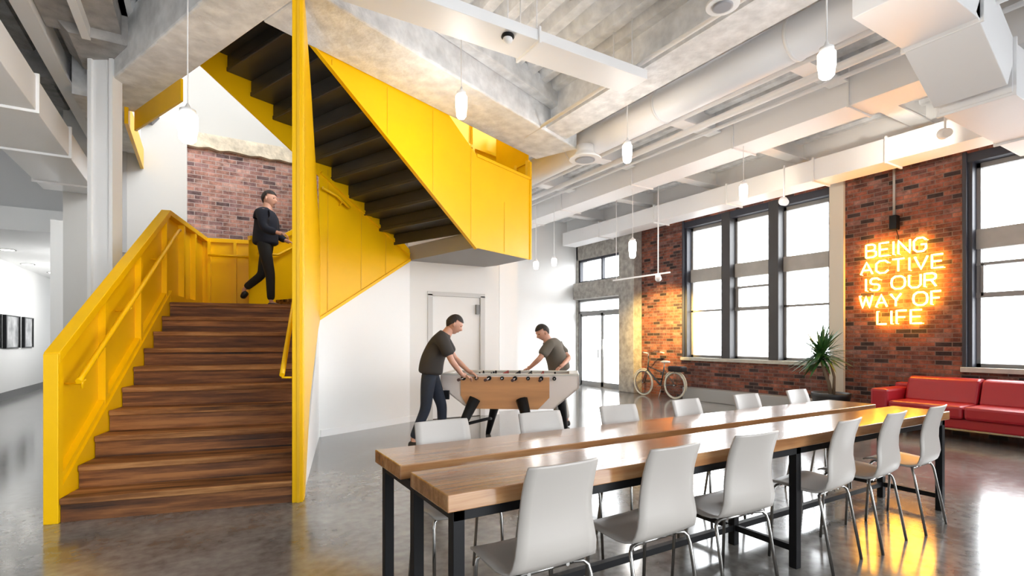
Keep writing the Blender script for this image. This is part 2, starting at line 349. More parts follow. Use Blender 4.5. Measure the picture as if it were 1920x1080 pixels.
# --- windows on the right wall
def window(n, y0, y1, mull, hopper_bay):
    w = thing('window_%d' % n, 'tall dark framed three bay window in the brick wall', 'window'); w['kind'] = 'structure'
    z0, z1 = .905, 3.9
    fr = MB(); fr.box(XW+.02, XW+.30, y0, y0+.05, z0, z1).box(XW+.02, XW+.30, y1-.07, y1, z0, z1).box(XW+.0, XW+.30, y0, y1, z1-.13, z1)
    fr.box(XW-.03, XW+.05, y0-.03, y0+.02, z0-.02, z1+.02).box(XW-.03, XW+.05, y1-.02, y1+.03, z0-.02, z1+.02)
    obj('window_frame', fr, FRAME, w, bev=.006)
    ml = [y0]+[c for c in mull]+[y1]
    for c in mull: obj('mullion', MB().box(XW-.02, XW+.3, c-.10, c+.10, z0, z1), mat('dark_grey_mullion', (.05, .048, .05), .5), w, bev=.01)
    for b in range(len(ml)-1):
        a = ml[b]+(.10 if b else .05); c = ml[b+1]-(.10 if b < len(ml)-2 else .07)
        obj('spandrel_panel', MB().box(XW+.14, XW+.26, a, c, 2.56, 2.84), TAUPE, w, bev=.005)
        s = MB()
        for q in (a, c-.045): s.box(XW+.17, XW+.25, q, q+.045, z0, z1-.1)
        s.box(XW+.17, XW+.25, a, c, z0, z0+.05).box(XW+.17, XW+.25, a, c, z1-.2, z1-.13).box(XW+.17, XW+.25, a, c, 1.90, 1.94)
        if b == hopper_bay: s.box(XW+.15, XW+.25, a, c, 2.33, 2.37).box(XW+.15, XW+.25, a, c, 1.88, 1.95).box(XW+.15, XW+.25, a+.05, a+.08, 1.9, 2.35).box(XW+.15, XW+.25, c-.08, c-.05, 1.9, 2.35)
        obj('sash', s, mat('grey_sash', (.30, .29, .28), .5), w)
        obj('pane', MB().box(XW+.205, XW+.215, a+.04, c-.04, z0+.04, z1-.14), GLZ, w)
    obj('window_sill', MB().box(XW-.07, XW+.33, y0-.04, y1+.04, z0-.07, z0+.0), mat('stone_sill', (.50, .48, .42), .7, var=.12, vscale=8), w, bev=.008)
    return w
def glass():
    m = bpy.data.materials.new('window_glass'); m.use_nodes = True; nt = m.node_tree; nt.nodes.remove(nt.nodes['Principled BSDF'])
    t = nt.nodes.new('ShaderNodeBsdfTransparent'); g = nt.nodes.new('ShaderNodeBsdfGlossy'); g.inputs['Roughness'].default_value = .02
    x = nt.nodes.new('ShaderNodeMixShader'); x.inputs[0].default_value = .06
    nt.links.new(t.outputs[0], x.inputs[1]); nt.links.new(g.outputs[0], x.inputs[2]); nt.links.new(x.outputs[0], nt.nodes['Material Output'].inputs[0]); return m
GLZ = glass()
window(1, 4.762, 7.90, (5.79, 6.82), 1)
window(2, 2.95-3.2, 2.95, (.75, 1.85), 2)
obj('pane', MB().box(-2.55, -1.85, 22.07, 22.08, .5, 3), GLZ, wf)
# entrance: glass doors, transom, concrete lintel, upper window
w3 = thing('window_3', 'upper window above the concrete lintel over the glass entrance doors', 'window'); w3['kind'] = 'structure'
ya, yb = 9.72, YF-.06
m = MB()
for z in (2.88, 3.49): m.box(XW+.05, XW+.15, ya, yb, z, z+.06)
for y in (ya, (ya+yb)/2-.03, yb-.06): m.box(XW+.05, XW+.15, y, y+.06, 2.88, 3.55)
obj('window_frame', m, FRAME, w3); obj('pane', MB().box(XW+.10, XW+.11, ya, yb, 2.9, 3.5), GLZ, w3)
struct('trim_5', MB().box(XW-.16, XW+.3, ya-.02, yb, 2.42, 2.88), CONC, bev=.02)
d2 = thing('door_2', 'glass entrance door pair in a grey metal frame under the concrete lintel', 'door'); d2['kind'] = 'structure'
GREYF = mat('grey_door_frame', (.25, .25, .25), .4)
m = MB().box(XW+.04, XW+.16, ya, ya+.07, 0, 2.42).box(XW+.04, XW+.16, yb-.07, yb, 0, 2.42).box(XW+.04, XW+.16, ya, yb, 2.02, 2.09).box(XW+.04, XW+.16, ya, yb, 2.36, 2.42).box(XW+.04, XW+.16, ya, yb, 0, .02)
obj('door_frame', m, GREYF, d2)
ym = (ya+yb)/2
for a, b in ((ya+.07, ym), (ym, yb-.07)):
    l = obj('door_leaf', MB().box(XW+.06, XW+.12, a, a+.05, .02, 2.02).box(XW+.06, XW+.12, b-.05, b, .02, 2.02).box(XW+.06, XW+.12, a, b, .02, .14).box(XW+.06, XW+.12, a, b, 1.95, 2.02), GREYF, d2)
    obj('pane', MB().box(XW+.09, XW+.10, a, b, .1, 1.98), GLZ, l)
    hy = b-.09 if a < ym-.1 else a+.09
    obj('door_handle', MB().tube([(XW-.0, hy, .8), (XW-.0, hy, 1.3)], .012).tube([(XW, hy, .85), (XW+.07, hy, .85)], .008).tube([(XW, hy, 1.25), (XW+.07, hy, 1.25)], .008), CHROME, l)
# concrete pilaster between door and brick, plaster pilaster right of window 1
struct('column_entrance', MB().box(XW-.28, XW, 9.17, 9.70, 0, ZC), CONC, bev=.02)
struct('column_window', MB().box(XW-.06, XW, 4.53, 4.76, 0, 4.12), mat('cream_plaster', (.66, .60, .50), .7), bev=.006)
struct('trim_6', MB().box(XW-.22, XW, 4.8, 7.75, 0, .26), mat('grey_ledge', (.38, .38, .37), .5), bev=.01)
# white interior door
d1 = thing('door_1', 'white flat panel door in the white wall behind the football players', 'door'); d1['kind'] = 'structure'
obj('door_leaf', MB().box(3.19, 4.05, YD+.02, YD+.06, 0.01, 2.0), WHITE, d1)
m = MB().box(3.152-.05, 3.19, YD-.015, YD+.1, 0, 2.03).box(4.05, 4.09+.05, YD-.015, YD+.1, 0, 2.03).box(3.10, 4.14, YD-.015, YD+.1, 2.0, 2.07)
obj('door_frame', m, mat('door_casing', (.62, .62, .61), .5), d1, bev=.004)
obj('door_closer', MB().box(3.97, 4.03, YD-.02, YD+.02, 1.72, 1.88), mat('grey_metal', (.2, .2, .2), .4), d1)
obj('door_handle', MB().tube([(3.26, YD+.02, 1.0), (3.26, YD-.05, 1.0), (3.36, YD-.05, 1.0)], .010), CHROME, d1)

# ================================================================== STAIRCASE
ST = thing('staircase', 'yellow steel switchback staircase with reclaimed wood treads and a tall yellow fin', 'staircase', (0, 0, 0))
L1 = dict(parent=ST, loc=(S0[0], S0[1], 0), rz=-PHI)
LD = dict(parent=ST, loc=(C0[0], C0[1], 0), rz=pi/2-D_AL)
g, r = .266, .172
WSTEP = 1.515
for k in range(10):
    z = r*(k+1)
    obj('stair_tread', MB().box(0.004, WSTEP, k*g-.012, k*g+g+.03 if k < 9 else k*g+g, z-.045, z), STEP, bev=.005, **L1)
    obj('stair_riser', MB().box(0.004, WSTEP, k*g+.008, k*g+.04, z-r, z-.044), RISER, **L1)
# first landing (plan polygon in stair frame)
pc0 = (1.577, 2.846); pc1 = (.66, 4.02)
obj('landing', MB().prism([(0, 10*g-.01), (1.5, 10*g-.01), (1.56, 2.846), (.66, 4.05), (.62, 4.18), (0, 4.18)], 'z', 1.5, 1.715), STEP, label='lower landing of dark wood', **L1)
# left guard
nz = lambda d: .172+d*r/g      # nosing line
obj('guard_panel', MB().prism([(0, 0), (0, 1.19), (2.42, 2.76), (4.2, 2.76), (4.2, 1.42), (2.5, 1.42), (.32, 0)], 'x', -.08, -.068), YEL, **L1)
def slopebar(m, p, q, x0, x1, w):   # bar of vertical height w between (d,z) points
    m.prism([(p[0], p[1]-w), (q[0], q[1]-w), q, p], 'x', x0, x1); return m
m = slopebar(MB(), (0, 1.20), (2.43, 2.78), -.09, .004, .075); slopebar(m, (2.43, 2.78), (4.2, 2.78), -.09, .004, .06)
obj('top_rail', m, YEL, bev=.004, **L1)
obj('newel_post', MB().box(-.085, .002, -.02, .05, 0, 1.19), YEL, bev=.004, **L1)
m = MB().prism([(0.04, .0), (0.04, .24), (2.5, 1.86), (2.5, 1.72), (2.4, 1.5), (.3, 0)], 'x', -.06, -.002); obj('stringer', m, YEL, **L1)
m = MB(); slopebar(m, (.05, .30), (2.42, 1.86), -.07, -.02, .05); obj('lower_rail', m, YEL, **L1)
for d in (.78, 1.58, 2.36):
    obj('baluster', MB().box(-.07, -.015, d, d+.05, .2+d*.62, 1.16+d*.648), YEL, **L1)
for d in (2.98, 3.5, 4.13): obj('baluster', MB().box(-.07, -.005, d, d+.06, 1.72, 2.74), YEL, **L1)
obj('landing_toe_plate', MB().box(-.06, -.0, 2.44, 4.2, 1.42, 1.82), YEL, **L1)
hr = [(.07, .06, .98), (.07, .12, .98+.03)]+[(.07, 2.5, .98+2.42*.648), (.07, 2.6, .98+2.44*.648)]
o = obj('handrail', MB().tube([(.07, .10, .985), (.07, .14, 1.005), (.07, 2.45, 2.54), (.07, 2.52, 2.57)], .020, 10).tube([(.07, .16, 1.0), (.07, .16, .93)], .009), YEL, **L1)
for d in (.22, 1.1, 2.0): obj('bracket', MB().tube([(.07, d, 1.0+(d-.2)*.667-.02), (.03, d, .95+(d-.2)*.667), (-.06, d, .95+(d-.2)*.667)], .008), YEL, o)
# back guard of the landing
m = MB().box(0, .66, 4.15, 4.165, 1.42, 2.76); obj('guard_panel', m, YEL, **L1)
obj('top_rail', MB().box(-.02, .66, 4.12, 4.2, 2.72, 2.78), YEL, bev=.004, **L1)
for e in (.0, .34, .62): obj('baluster', MB().box(e, e+.04, 4.10, 4.15, 1.72, 2.74), YEL, **L1)
obj('handrail', MB().tube([(.02, 4.06, 2.52), (.66, 4.06, 2.52)], .018, 8), YEL, **L1)
# right guard and tall fin
fin = [(0, 0), (.14, 0), (.75, .72), (2.3, 1.40), (2.86, 1.56), (2.86, 2.60), (2.6, 2.72), (1.70, 3.28), (.9, 3.72), (0.0, 4.12)]
m = MB().prism([(a+(.02 if a == 0 else 0), b) for a, b in fin], 'x', 1.535, 1.60); obj('fin_panel', m, YEL, bev=.004, **L1)
obj('fin_post', MB().box(1.515, 1.595, -.02, .06, 0, 4.6), YEL, bev=.003, **L1)
obj('fin_flange', MB().box(1.55, 1.57, -.028, -.02, 0, 4.6), mat('yellow_paint_seam', (.80, .45, .003), .4), **L1)
o = obj('handrail', MB().tube([(1.515, .0, .99), (1.44, .0, .99), (1.44, .02, 1.01)], .008, 8).tube([(1.44, .0, 1.01), (1.44, 2.40, 2.56), (1.44, 2.8, 2.62)], .020, 10), YEL, **L1)
obj('bracket', MB().tube([(1.45, 1.9, 2.1), (1.49, 1.9, 2.06), (1.54, 1.9, 2.06)], .008), YEL, o)
# flight 2 (rises along D), its steps and guards; local x = along D, local y = -t
z1 = 1.72; n2 = 6; g2 = .28
for k in range(n2):
    s = .2+k*g2; z = z1+r*(k+1)
    obj('stair_tread', MB().box(s, s+g2+.02, .07, 1.42, z-.05, z).box(s, s+.02, .07, 1.42, z-r, z-.05), STEP, **LD)
obj('guard_panel', MB().prism([(-.0, 1.545), (1.60, 2.527), (1.60, 2.62), (1.30, 2.86), (0, 3.69), (-.0, 1.545)][:5], 'y', -.02, .0), YEL, label='triangular guard plate of the middle flight', **LD)
for s in (.12, .66, 1.1):
    zb = 1.545+s*.614; zt = 3.66-s*.62
    if zt-zb > .2: obj('panel_seam', MB().box(s, s+.012, -.026, -.02, zb+.02, zt-.02), MATS['yellow_paint_seam'], **LD)
obj('stringer', MB().prism([(0, 1.545), (1.60, 2.527), (1.60, 2.57), (0, 1.59)], 'y', -.04, .02), YEL, **LD)
# inner slanting rail that follows the upper flight on the triangular plate
m = MB(); m.bar((0.02, -.035, 3.50), (1.56, -.035, 2.62), .03, .045); obj('lower_rail', m, YEL, **LD)
o = obj('handrail', MB().tube([(0.0, -.10, 3.28), (.22, -.10, 3.22), (.42, -.10, 3.10)], .02, 8), YEL, **LD)
obj('bracket', MB().tube([(.3, -.1, 3.16), (.3, -.02, 3.12)], .008), YEL, o)
obj('guard_panel', MB().prism([(-.2, 1.55), (0.1, 1.55), (1.75, 2.55), (1.75, 3.80), (.2, 2.78), (-.2, 2.76)], 'y', 1.43, 1.445), YEL, label='far guard plate of the middle flight', **LD)
obj('top_rail', MB().bar((-.2, 1.43, 2.77), (.2, 1.43, 2.79), .08, .06).bar((.2, 1.43, 2.79), (1.75, 1.43, 3.82), .08, .06), YEL, **LD)
obj('handrail', MB().tube([(-.1, 1.36, 2.55), (.2, 1.36, 2.57), (1.7, 1.36, 3.5)], .02, 8), YEL, **LD)
# upper landing
ZL = 2.752
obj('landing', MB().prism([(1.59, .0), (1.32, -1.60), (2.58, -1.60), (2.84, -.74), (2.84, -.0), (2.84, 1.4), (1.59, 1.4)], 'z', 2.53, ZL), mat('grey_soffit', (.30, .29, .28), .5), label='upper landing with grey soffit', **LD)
# outer guard of upper landing and flight 3 (plane t = 1.60)
rise3 = (ZU-ZL)/11; g3 = .27; sl3 = rise3/g3
s3 = 1.28
nz3 = lambda s: ZL+(s3-s)*sl3
lo_ = lambda s: nz3(s)-.235
outer = [(2.585, 2.52), (2.585, 3.76), (1.32, 3.76), (-1.55, nz3(-1.55)+1.0), (-1.55, lo_(-1.55)), (1.30, 2.52)]
obj('guard_panel', MB().prism(outer, 'y', -1.615, -1.60), YEL, label='large outer guard plate beside the upper flight', **LD)
obj('stringer', MB().prism([(1.30, 2.50), (-1.55, lo_(-1.55)-.02), (-1.55, lo_(-1.55)+.0), (1.30, 2.525)], 'y', -1.64, -1.59), YEL, **LD)
for s in (1.93, 1.2, .5, -.2, -.9): obj('panel_seam', MB().box(s, s+.008, -1.620, -1.615, max(2.55, lo_(s)+.04), min(3.74, nz3(s)+.95) if s > 1.3 else 4.08), MATS['yellow_paint_seam'], **LD)
obj('top_rail', MB().box(1.32, 2.60, -1.63, -1.56, 3.74, 3.78), YEL, **LD)
# far side of upper landing: taller screen of posts and rails
m = MB().bar((2.60, -1.57, 3.66), (2.86, -.74, 3.66), .015, 2.2); obj('guard_panel', m, YEL, label='side guard plate of the upper landing', **LD)
obj('top_rail', MB().bar((2.585, -1.59, 4.03), (2.86, -.74, 4.03), .05, .05), YEL, **LD)
obj('guard_panel', MB().box(2.2, 4.5, YD-.05, YD-.03, 3.7, 5.3), YEL, ST, label='bright guard plate above the upper landing')
for x in (2.5, 2.95, 3.4, 3.85): obj('baluster', MB().box(x, x+.04, YD-.12, YD-.05, 3.7, 5.2), YEL, ST)
obj('top_rail', MB().bar((2.3, YD-.09, 4.72), (4.4, YD-.09, 4.42), .05, .05), YEL, ST)
obj('guard_panel', MB().box(2.85, 2.865, -.74, 1.4, ZL, 4.03), YEL, **LD)
for q in (0, .33, .66, 1): obj('baluster', MB().box(2.56+.27*q, 2.6+.27*q, -1.59+.85*q, -1.54+.85*q, ZL, 4.05), YEL, **LD)
obj('corner_post', MB().box(2.57, 2.605, -1.63, -1.58, 2.52, 4.02), YEL, **LD)
# flight 3: folded black steps with yellow stringers
for k in range(11):
    s = s3-k*g3; z = ZL+rise3*(k+1)
    m = MB().box(s-g3-.03, s, -1.60, -.015, z-.05, z).box(s-.02, s, -1.60, -.015, z-rise3-.03, z-.05)
    obj('black_step', m, SOOT, bev=.012, **LD)
inner = [(1.585, 2.52), (1.585, 2.70), (1.30, nz3(1.3)+.17), (-1.7, nz3(-1.7)+.17), (-1.7, nz3(-1.7)-.32), ]
obj('stringer', MB().prism(inner, 'y', -.015, -.0), YEL, label='inner stringer plate of the upper flight', **LD)
obj('top_rail', MB().bar((1.3, -.03, ZL+1.0), (-1.3, -.03, ZU+1.0-.05), .05, .05), YEL, **LD)

# ================================================================== COMMUNAL TABLE
X0, Y0, LT, WT, BW, ZT = .728, 1.644, 4.108, .874, .376, .75
TB = thing('communal_table', 'long two plank butcher block table on black steel legs', 'table', (X0, Y0, 0))
for y in (0, WT-BW): obj('tabletop', MB().box(0, LT, y, y+BW, ZT-.062, ZT), TOPW, TB, bev=.004)
tk = .045
for x in (0.03, 2.13, LT-.03-tk):
    for y in (.02, WT/2-tk/2, WT-.02-tk): obj('leg', MB().box(x, x+tk, y, y+tk, 0, ZT-.062), BLACK, TB, bev=.002)
for y in (.02, WT/2-tk/2, WT-.02-tk): obj('top_rail', MB().box(.03+tk, LT-.03-tk, y, y+tk, ZT-.062-.04, ZT-.063), BLACK, TB)
for x in (0.03, 2.13, LT-.03-tk): obj('cross_rail', MB().box(x+.002, x+tk-.002, .02, WT-.02, ZT-.102, ZT-.064), BLACK, TB)
for x in (0.03, 2.13, LT-.03-tk): obj('foot_rail', MB().box(x+.01, x+tk-.01, .02+tk, WT-.02-tk, .09, .125), BLACK, TB)
obj('spine_rail', MB().box(.03+tk, LT-.03-tk, WT/2-.0175, WT/2+.0175, .09, .125), BLACK, TB)

# ================================================================== CHAIRS
def make_chair():
    t = thing('dining_chair', '', 'chair')
    prof = [(.195, .432, .19), (.18, .441, .198), (.13, .444, .205), (.05, .438, .208), (-.04, .430, .205), (-.085, .432, .200), (-.125, .445, .196), (-.152, .475, .190), (-.162, .515, .184), (-.160, .56, .176), (-.155, .61, .168), (-.158, .67, .163), (-.170, .735, .161), (-.188, .795, .160), (-.204, .835, .157), (-.206, .842, .153)]
    nx = 9; th = .009; vs = []; nseg = len(prof)
    for side in (1, -1):
        for i, (y, z, hw) in enumerate(prof):
            a = prof[max(i-1, 0)]; b = prof[min(i+1, nseg-1)]; ty, tz = b[0]-a[0], b[1]-a[1]; l = math.hypot(ty, tz); ny, nz_ = tz/l, -ty/l
            # side edges of the back bend forward, seat edges bend up a touch
            for j in range(nx):
                u = j/(nx-1)*2-1; cur = .018*u*u
                if i < 2: zz_ = z-.004*abs(u)
                else: zz_ = z
                yy = y+(-ny)*0+cur*(1 if i > 6 else 0)
                zz_ += cur*(.5 if i <= 6 else 0)
                vs.append((u*hw, yy+ny*th/2*side, zz_+nz_*th/2*side))
    fs = []; N1 = nseg*nx
    for i in range(nseg-1):
        for j in range(nx-1):
            a = i*nx+j; fs.append((a, a+1, a+nx+1, a+nx)); fs.append((N1+a, N1+a+nx, N1+a+nx+1, N1+a+1))
    for i in range(nseg-1):
        for j in (0, nx-1):
            a = i*nx+j; q = (a, a+nx, N1+a+nx, N1+a); fs.append(q if j == 0 else q[::-1])
    for i in (0, nseg-1):
        for j in range(nx-1):
            a = i*nx+j; q = (a+1, a, N1+a, N1+a+1); fs.append(q if i == 0 else q[::-1])
    m = MB(); m.add(vs, fs, True); obj('seat_shell', m, CHAIR, t)
    rr = .0085
    for sx in (-1, 1):
        obj('leg', MB().tube([(sx*.12, .14, .426), (sx*.165, .145, .424), (sx*.182, .15, .41), (sx*.186, .155, .38), (sx*.192, .175, 0)], rr, 8), CHROME, t)
        obj('leg', MB().tube([(sx*.12, -.08, .418), (sx*.165, -.09, .416), (sx*.182, -.10, .40), (sx*.186, -.11, .37), (sx*.192, -.175, 0)], rr, 8), CHROME, t)
    m = MB().tube([(-.13, .14, .425), (.13, .14, .425)], rr).tube([(-.13, -.08, .418), (.13, -.08, .418)], rr).tube([(-.09, .15, .424), (-.09, -.09, .417)], rr).tube([(.09, .15, .424), (.09, -.09, .417)], rr)
    obj('seat_frame', m, CHROME, t)
    return t
ch0 = make_chair()
near = [(1.13, 'white chair at the near left corner of the long table, largest in view', 0), (1.71, 'white chair second from the left on the near side of the long table', 2),
        (2.285, 'white chair just left of the middle black table leg, near side', -3), (3.11, 'white chair just right of the middle black table leg, near side', 6),
        (3.67, 'white chair second from the right end, near side of the long table', 5), (4.26, 'white chair at the right end of the table, near side, close to the red sofa', 4)]
far = [(1.14, 'white chair across the table at its far left corner, left of the football table legs', 180), (1.80, 'white chair across the table, back in front of the football table legs', 182),
       (2.43, 'white chair across the table, back standing before the pale floor reflections', 178), (3.12, 'white chair across the table, fourth from the left, in front of the bicycle', 183),
       (3.83, 'white chair across the table, second from the right, before the window ledge', 179), (4.56, 'white chair across the table at its far right end, left of the potted plant', 181)]
for i, (x, l, a) in enumerate(near):
    if i == 0: ch0.location = (x, 1.70, 0); ch0.rotation_euler.z = 0; ch0['label'] = l; ch0['group'] = 'white chairs round the long table'
    else: dup(ch0, (x, 1.70, 0), R_(a), l)
for x, l, a in far: dup(ch0, (x, 2.47, 0), R_(a), l)

# ================================================================== SOFA
SF = thing('sofa', 'red leather sofa against the brick wall under the right window', 'sofa', (8.24, 3.70, 0), 0)
obj('base', MB().box(.03, .82, -2.9, 0, .15, .28), RED, SF, bev=.02)
obj('arm', MB().box(-.02, .84, -.20, .02, .15, .60), RED, SF, bev=.035)
obj('arm', MB().box(-.02, .84, -2.94, -2.72, .15, .60), RED, SF, bev=.035)
obj('backrest', MB().box(.66, .86, -2.9, 0, .15, .66), RED, SF, bev=.035)
for i in range(3):
    y = -.21-i*.835; obj('seat_cushion', MB().box(-.03, .66, y-.825, y, .28, .445), RED, SF, bev=.035)
    obj('back_cushion', MB().prism([(.44, .43), (.56, .74), (.62, .765), (.78, .765), (.70, .43)], 'y', y-.82, y-.005), RED, SF, bev=.03)
obj('rail', MB().box(.05, .80, -2.85, -.05, .13, .152), CHROME, SF)
for x in (.08, .76):
    for y in (-.1, -2.8): obj('leg', MB().box(x-.02, x+.02, y-.02, y+.02, 0, .13), CHROME, SF)

# ================================================================== PLANT
px, py_ = at(1558, 8.2)
PL = thing('potted_yucca', 'bushy green yucca in a dark pot between the window and the neon sign', 'plant', (px, py_, 0))
o = obj('pot', MB().lathe([(.16, 0), (.2, .05), (.27, .40), (.28, .45), (.255, .45), (.24, .42)], 24), mat('dark_planter', (.02, .022, .025), .4), PL)
obj('soil', MB().lathe([(.0, .415), (.245, .42), (.245, .425), (0, .43)], 20), mat('soil', (.03, .02, .012), 1), PL)
m = MB().tube([(0, 0, .42), (-.02, .02, .6), (-.10, .05, .80), (-.14, .07, .95)], [.03, .027, .025, .022], 8).tube([(.02, -.03, .42), (-.0, -.05, .7), (-.06, -.02, .95)], [.025, .02, .02], 8)
obj('trunk', m, mat('bark', (.20, .14, .09), .9, bump=.5), PL)
LEAF = mat('yucca_leaf', (.035, .12, .03), .4, var=.5, vscale=9)
m = MB()
cw = (-.14, .07, .98)
for i in range(120):
    az = random.uniform(0, 2*pi); el = R_(random.uniform(-30, 85)); ln = random.uniform(.38, .56)
    d = Vector((cos(az)*cos(el), sin(az)*cos(el), sin(el))); c = Vector(cw)+Vector((0, 0, random.uniform(-.02, .14)))
    side = d.cross(Vector((0, 0, 1))); side = side.normalized() if side.length > .01 else Vector((1, 0, 0)); n = 5; vs = []
    for k in range(n+1):
        t = k/n; p = c+d*ln*t+Vector((0, 0, -.10*t*t*cos(el))); w = .027*(1-t)**.6*(.5+t if t < .5 else 1)+.001
        up = side.cross(d).normalized()*.006*(1-t)
        vs += [p-side*w+up, p-up*.3, p+side*w+up]
    fs = []
    for k in range(n): a = k*3; fs += [(a, a+1, a+4, a+3), (a+1, a+2, a+5, a+4)]
    m.add(vs, fs, True)
obj('leaves', m, LEAF, PL)['kind'] = 'stuff'

# ================================================================== BICYCLE (lies along the wall, Y direction; front wheel far)
BK = thing('bicycle', 'cream tyred city bicycle leaning by the brick pier', 'bicycle', (8.80, 7.80, 0), 0)
CREAM = mat('cream_tyre', (.80, .74, .60), .6); BFR = mat('pale_bike_frame', (.70, .66, .55), .35); WR = .30
def ring(c, r, tr, n=32): return MB().tube([(c[0], c[1]+r*cos(2*pi*k/n), c[2]+r*sin(2*pi*k/n)) for k in range(n)], tr, 8, closed=True)
for yy in (0, .93):
    w = obj('wheel', ring((0, yy, WR), WR-.018, .018), CREAM, BK)
    obj('rim', ring((0, yy, WR), WR-.045, .009), CHROME, w)
    sp = MB()
    for k in range(18): q = 2*pi*k/18; sp.tube([(0, yy, WR), (0, yy+(WR-.05)*cos(q), WR+(WR-.05)*sin(q))], .0018, 4)
    sp.tube([(-.04, yy, WR), (.04, yy, WR)], .018, 8); obj('spokes', sp, CHROME, w)
bb = (0, .40, .27)
m = MB().tube([(0, .30, .68), bb], .016).tube([bb, (0, .79, .60)], .02).tube([(0, .32, .55), (0, .77, .68)], .014).tube([bb, (0, 0, WR)], .010).tube([(0, .30, .62), (0, 0, WR)], .009)
m.tube([(0, .76, .86), (0, .80, .58)], .017).tube([(.03, .81, .58), (.035, .93, WR)], .010).tube([(-.03, .81, .58), (-.035, .93, WR)], .010)
obj('frame', m, mat('dark_bike_frame', (.035, .045, .055), .3), BK)
obj('fender', MB().tube([(0, (WR+.02)*cos(q), WR+(WR+.02)*sin(q)) for q in [R_(a) for a in range(30, 200, 12)]], .014, 6).tube([(0, .93+(WR+.02)*cos(q), WR+(WR+.02)*sin(q)) for q in [R_(a) for a in range(20, 160, 12)]], .014, 6), BFR, BK)
obj('saddle', MB().ball((0, .27, .80), (.08, .13, .03)).tube([(0, .29, .79), (0, .30, .66)], .012), mat('white_saddle', (.75, .72, .65), .5), BK)
obj('handlebar', MB().tube([(-.26, .66, 1.0), (-.22, .72, 1.02), (-.05, .78, 1.0), (0, .765, .98), (.05, .78, 1.0), (.22, .72, 1.02), (.26, .66, 1.0)], .011).tube([(0, .765, 1.0), (0, .775, .84)], .012), CHROME, BK)
for sx in (-1, 1): obj('grip', MB().tube([(sx*.265, .55, .99), (sx*.262, .66, 1.0)], .017), CREAM, BK)
obj('crank', MB().tube([(.04, .40, .27), (.05, .46, .12)], .008).tube([(-.04, .40, .27), (-.05, .34, .42)], .008).lathe([(.0, -.003), (.085, -.003), (.085, .003), (0, .003)], 20, (0, .4, .27)), CHROME, BK)
for z, y, sx in ((.12, .46, .09), (.42, .34, -.09)): obj('pedal', MB().box(sx-.04, sx+.04, y-.03, y+.03, z-.01, z+.01), BLACK, BK)
obj('rear_rack', MB().tube([(-.05, -.2, .68), (-.05, .22, .68)], .006).tube([(.05, -.2, .68), (.05, .22, .68)], .006).tube([(-.05, -.2, .68), (.05, -.2, .68)], .006).tube([(.05, -.05, .68), (.05, 0, .32)], .005).tube([(-.05, -.05, .68), (-.05, 0, .32)], .005), CHROME, BK)
obj('pannier_bag', MB().box(-.10, .10, -.26, .12, .60, .72), mat('black_canvas', (.02, .015, .015), .8), BK, bev=.03)
obj('kickstand', MB().tube([(-.03, .34, .26), (-.18, .30, .0)], .008), CHROME, BK)

# ================================================================== NEON SIGN
NS = thing('neon_sign', 'glowing yellow neon sign of five lines of capital letters on the brick wall', 'sign', (XW, 0, 0))
G = {'B': (.62, [[(0,0),(0,1),(.4,1),(.55,.9),(.55,.62),(.4,.52),(0,.52)],[(.4,.52),(.62,.4),(.62,.12),(.45,0),(0,0)]]),
 'E': (.55, [[(.55,0),(0,0),(0,1),(.55,1)],[(0,.5),(.48,.5)]]), 'I': (.12, [[(.06,0),(.06,1)]]),
 'N': (.66, [[(0,0),(0,1),(.66,0),(.66,1)]]), 'G': (.68, [[(.66,.82),(.5,1),(.18,1),(0,.8),(0,.2),(.18,0),(.5,0),(.66,.18),(.66,.5),(.38,.5)]]),
 'A': (.72, [[(0,0),(.36,1),(.72,0)],[(.13,.34),(.59,.34)]]), 'C': (.72, [[(.70,.8),(.52,1),(.2,1),(0,.78),(0,.22),(.2,0),(.52,0),(.70,.2)]]),
 'T': (.66, [[(0,1),(.66,1)],[(.33,1),(.33,0)]]), 'V': (.68, [[(0,1),(.34,0),(.68,1)]]),
 'S': (.6, [[(.58,.86),(.44,1),(.14,1),(.02,.86),(.02,.64),(.14,.53),(.46,.49),(.58,.38),(.58,.14),(.44,0),(.14,0),(0,.14)]]),
 'O': (.82, [[(.24,0),(.05,.18),(0,.5),(.05,.82),(.24,1),(.58,1),(.77,.82),(.82,.5),(.77,.18),(.58,0),(.24,0)]]),
 'U': (.66, [[(0,1),(0,.2),(.16,0),(.5,0),(.66,.2),(.66,1)]]), 'R': (.62, [[(0,0),(0,1),(.44,1),(.6,.88),(.6,.62),(.44,.5),(0,.5)],[(.36,.5),(.62,0)]]),
 'W': (.86, [[(0,1),(.2,0),(.43,.9),(.66,0),(.86,1)]]), 'Y': (.66, [[(0,1),(.33,.5),(.66,1)],[(.33,.5),(.33,0)]]),
 'F': (.52, [[(0,0),(0,1),(.52,1)],[(0,.5),(.44,.5)]]), 'L': (.5, [[(0,1),(0,0),(.5,0)]])}
def row(txt, yl, yr, zb, h):
    wid = sum(.5 if c == ' ' else G[c][0]+.22 for c in txt)-.22; k = (yl-yr)/wid; x = 0
    for c in txt:
        if c == ' ': x += .5; continue
        m = MB()
        for st in G[c][1]:
            pts = []
            for i in range(len(st)-1):
                a, b = st[i], st[i+1]; nn = 3
                for q in range(nn): pts.append((a[0]+(b[0]-a[0])*q/nn, a[1]+(b[1]-a[1])*q/nn))
            pts.append(st[-1])
            m.tube([(-.07, yl-(x+u)*k, zb+v*h) for u, v in pts], .0145, 6)
        for st in G[c][1]:
            u, v = st[0]; m.tube([(-.07, yl-(x+u)*k, zb+v*h), (0, yl-(x+u)*k, zb+v*h)], .005, 5)
        o = obj('letter_'+c.lower(), m, NEON, NS); x += G[c][0]+.22
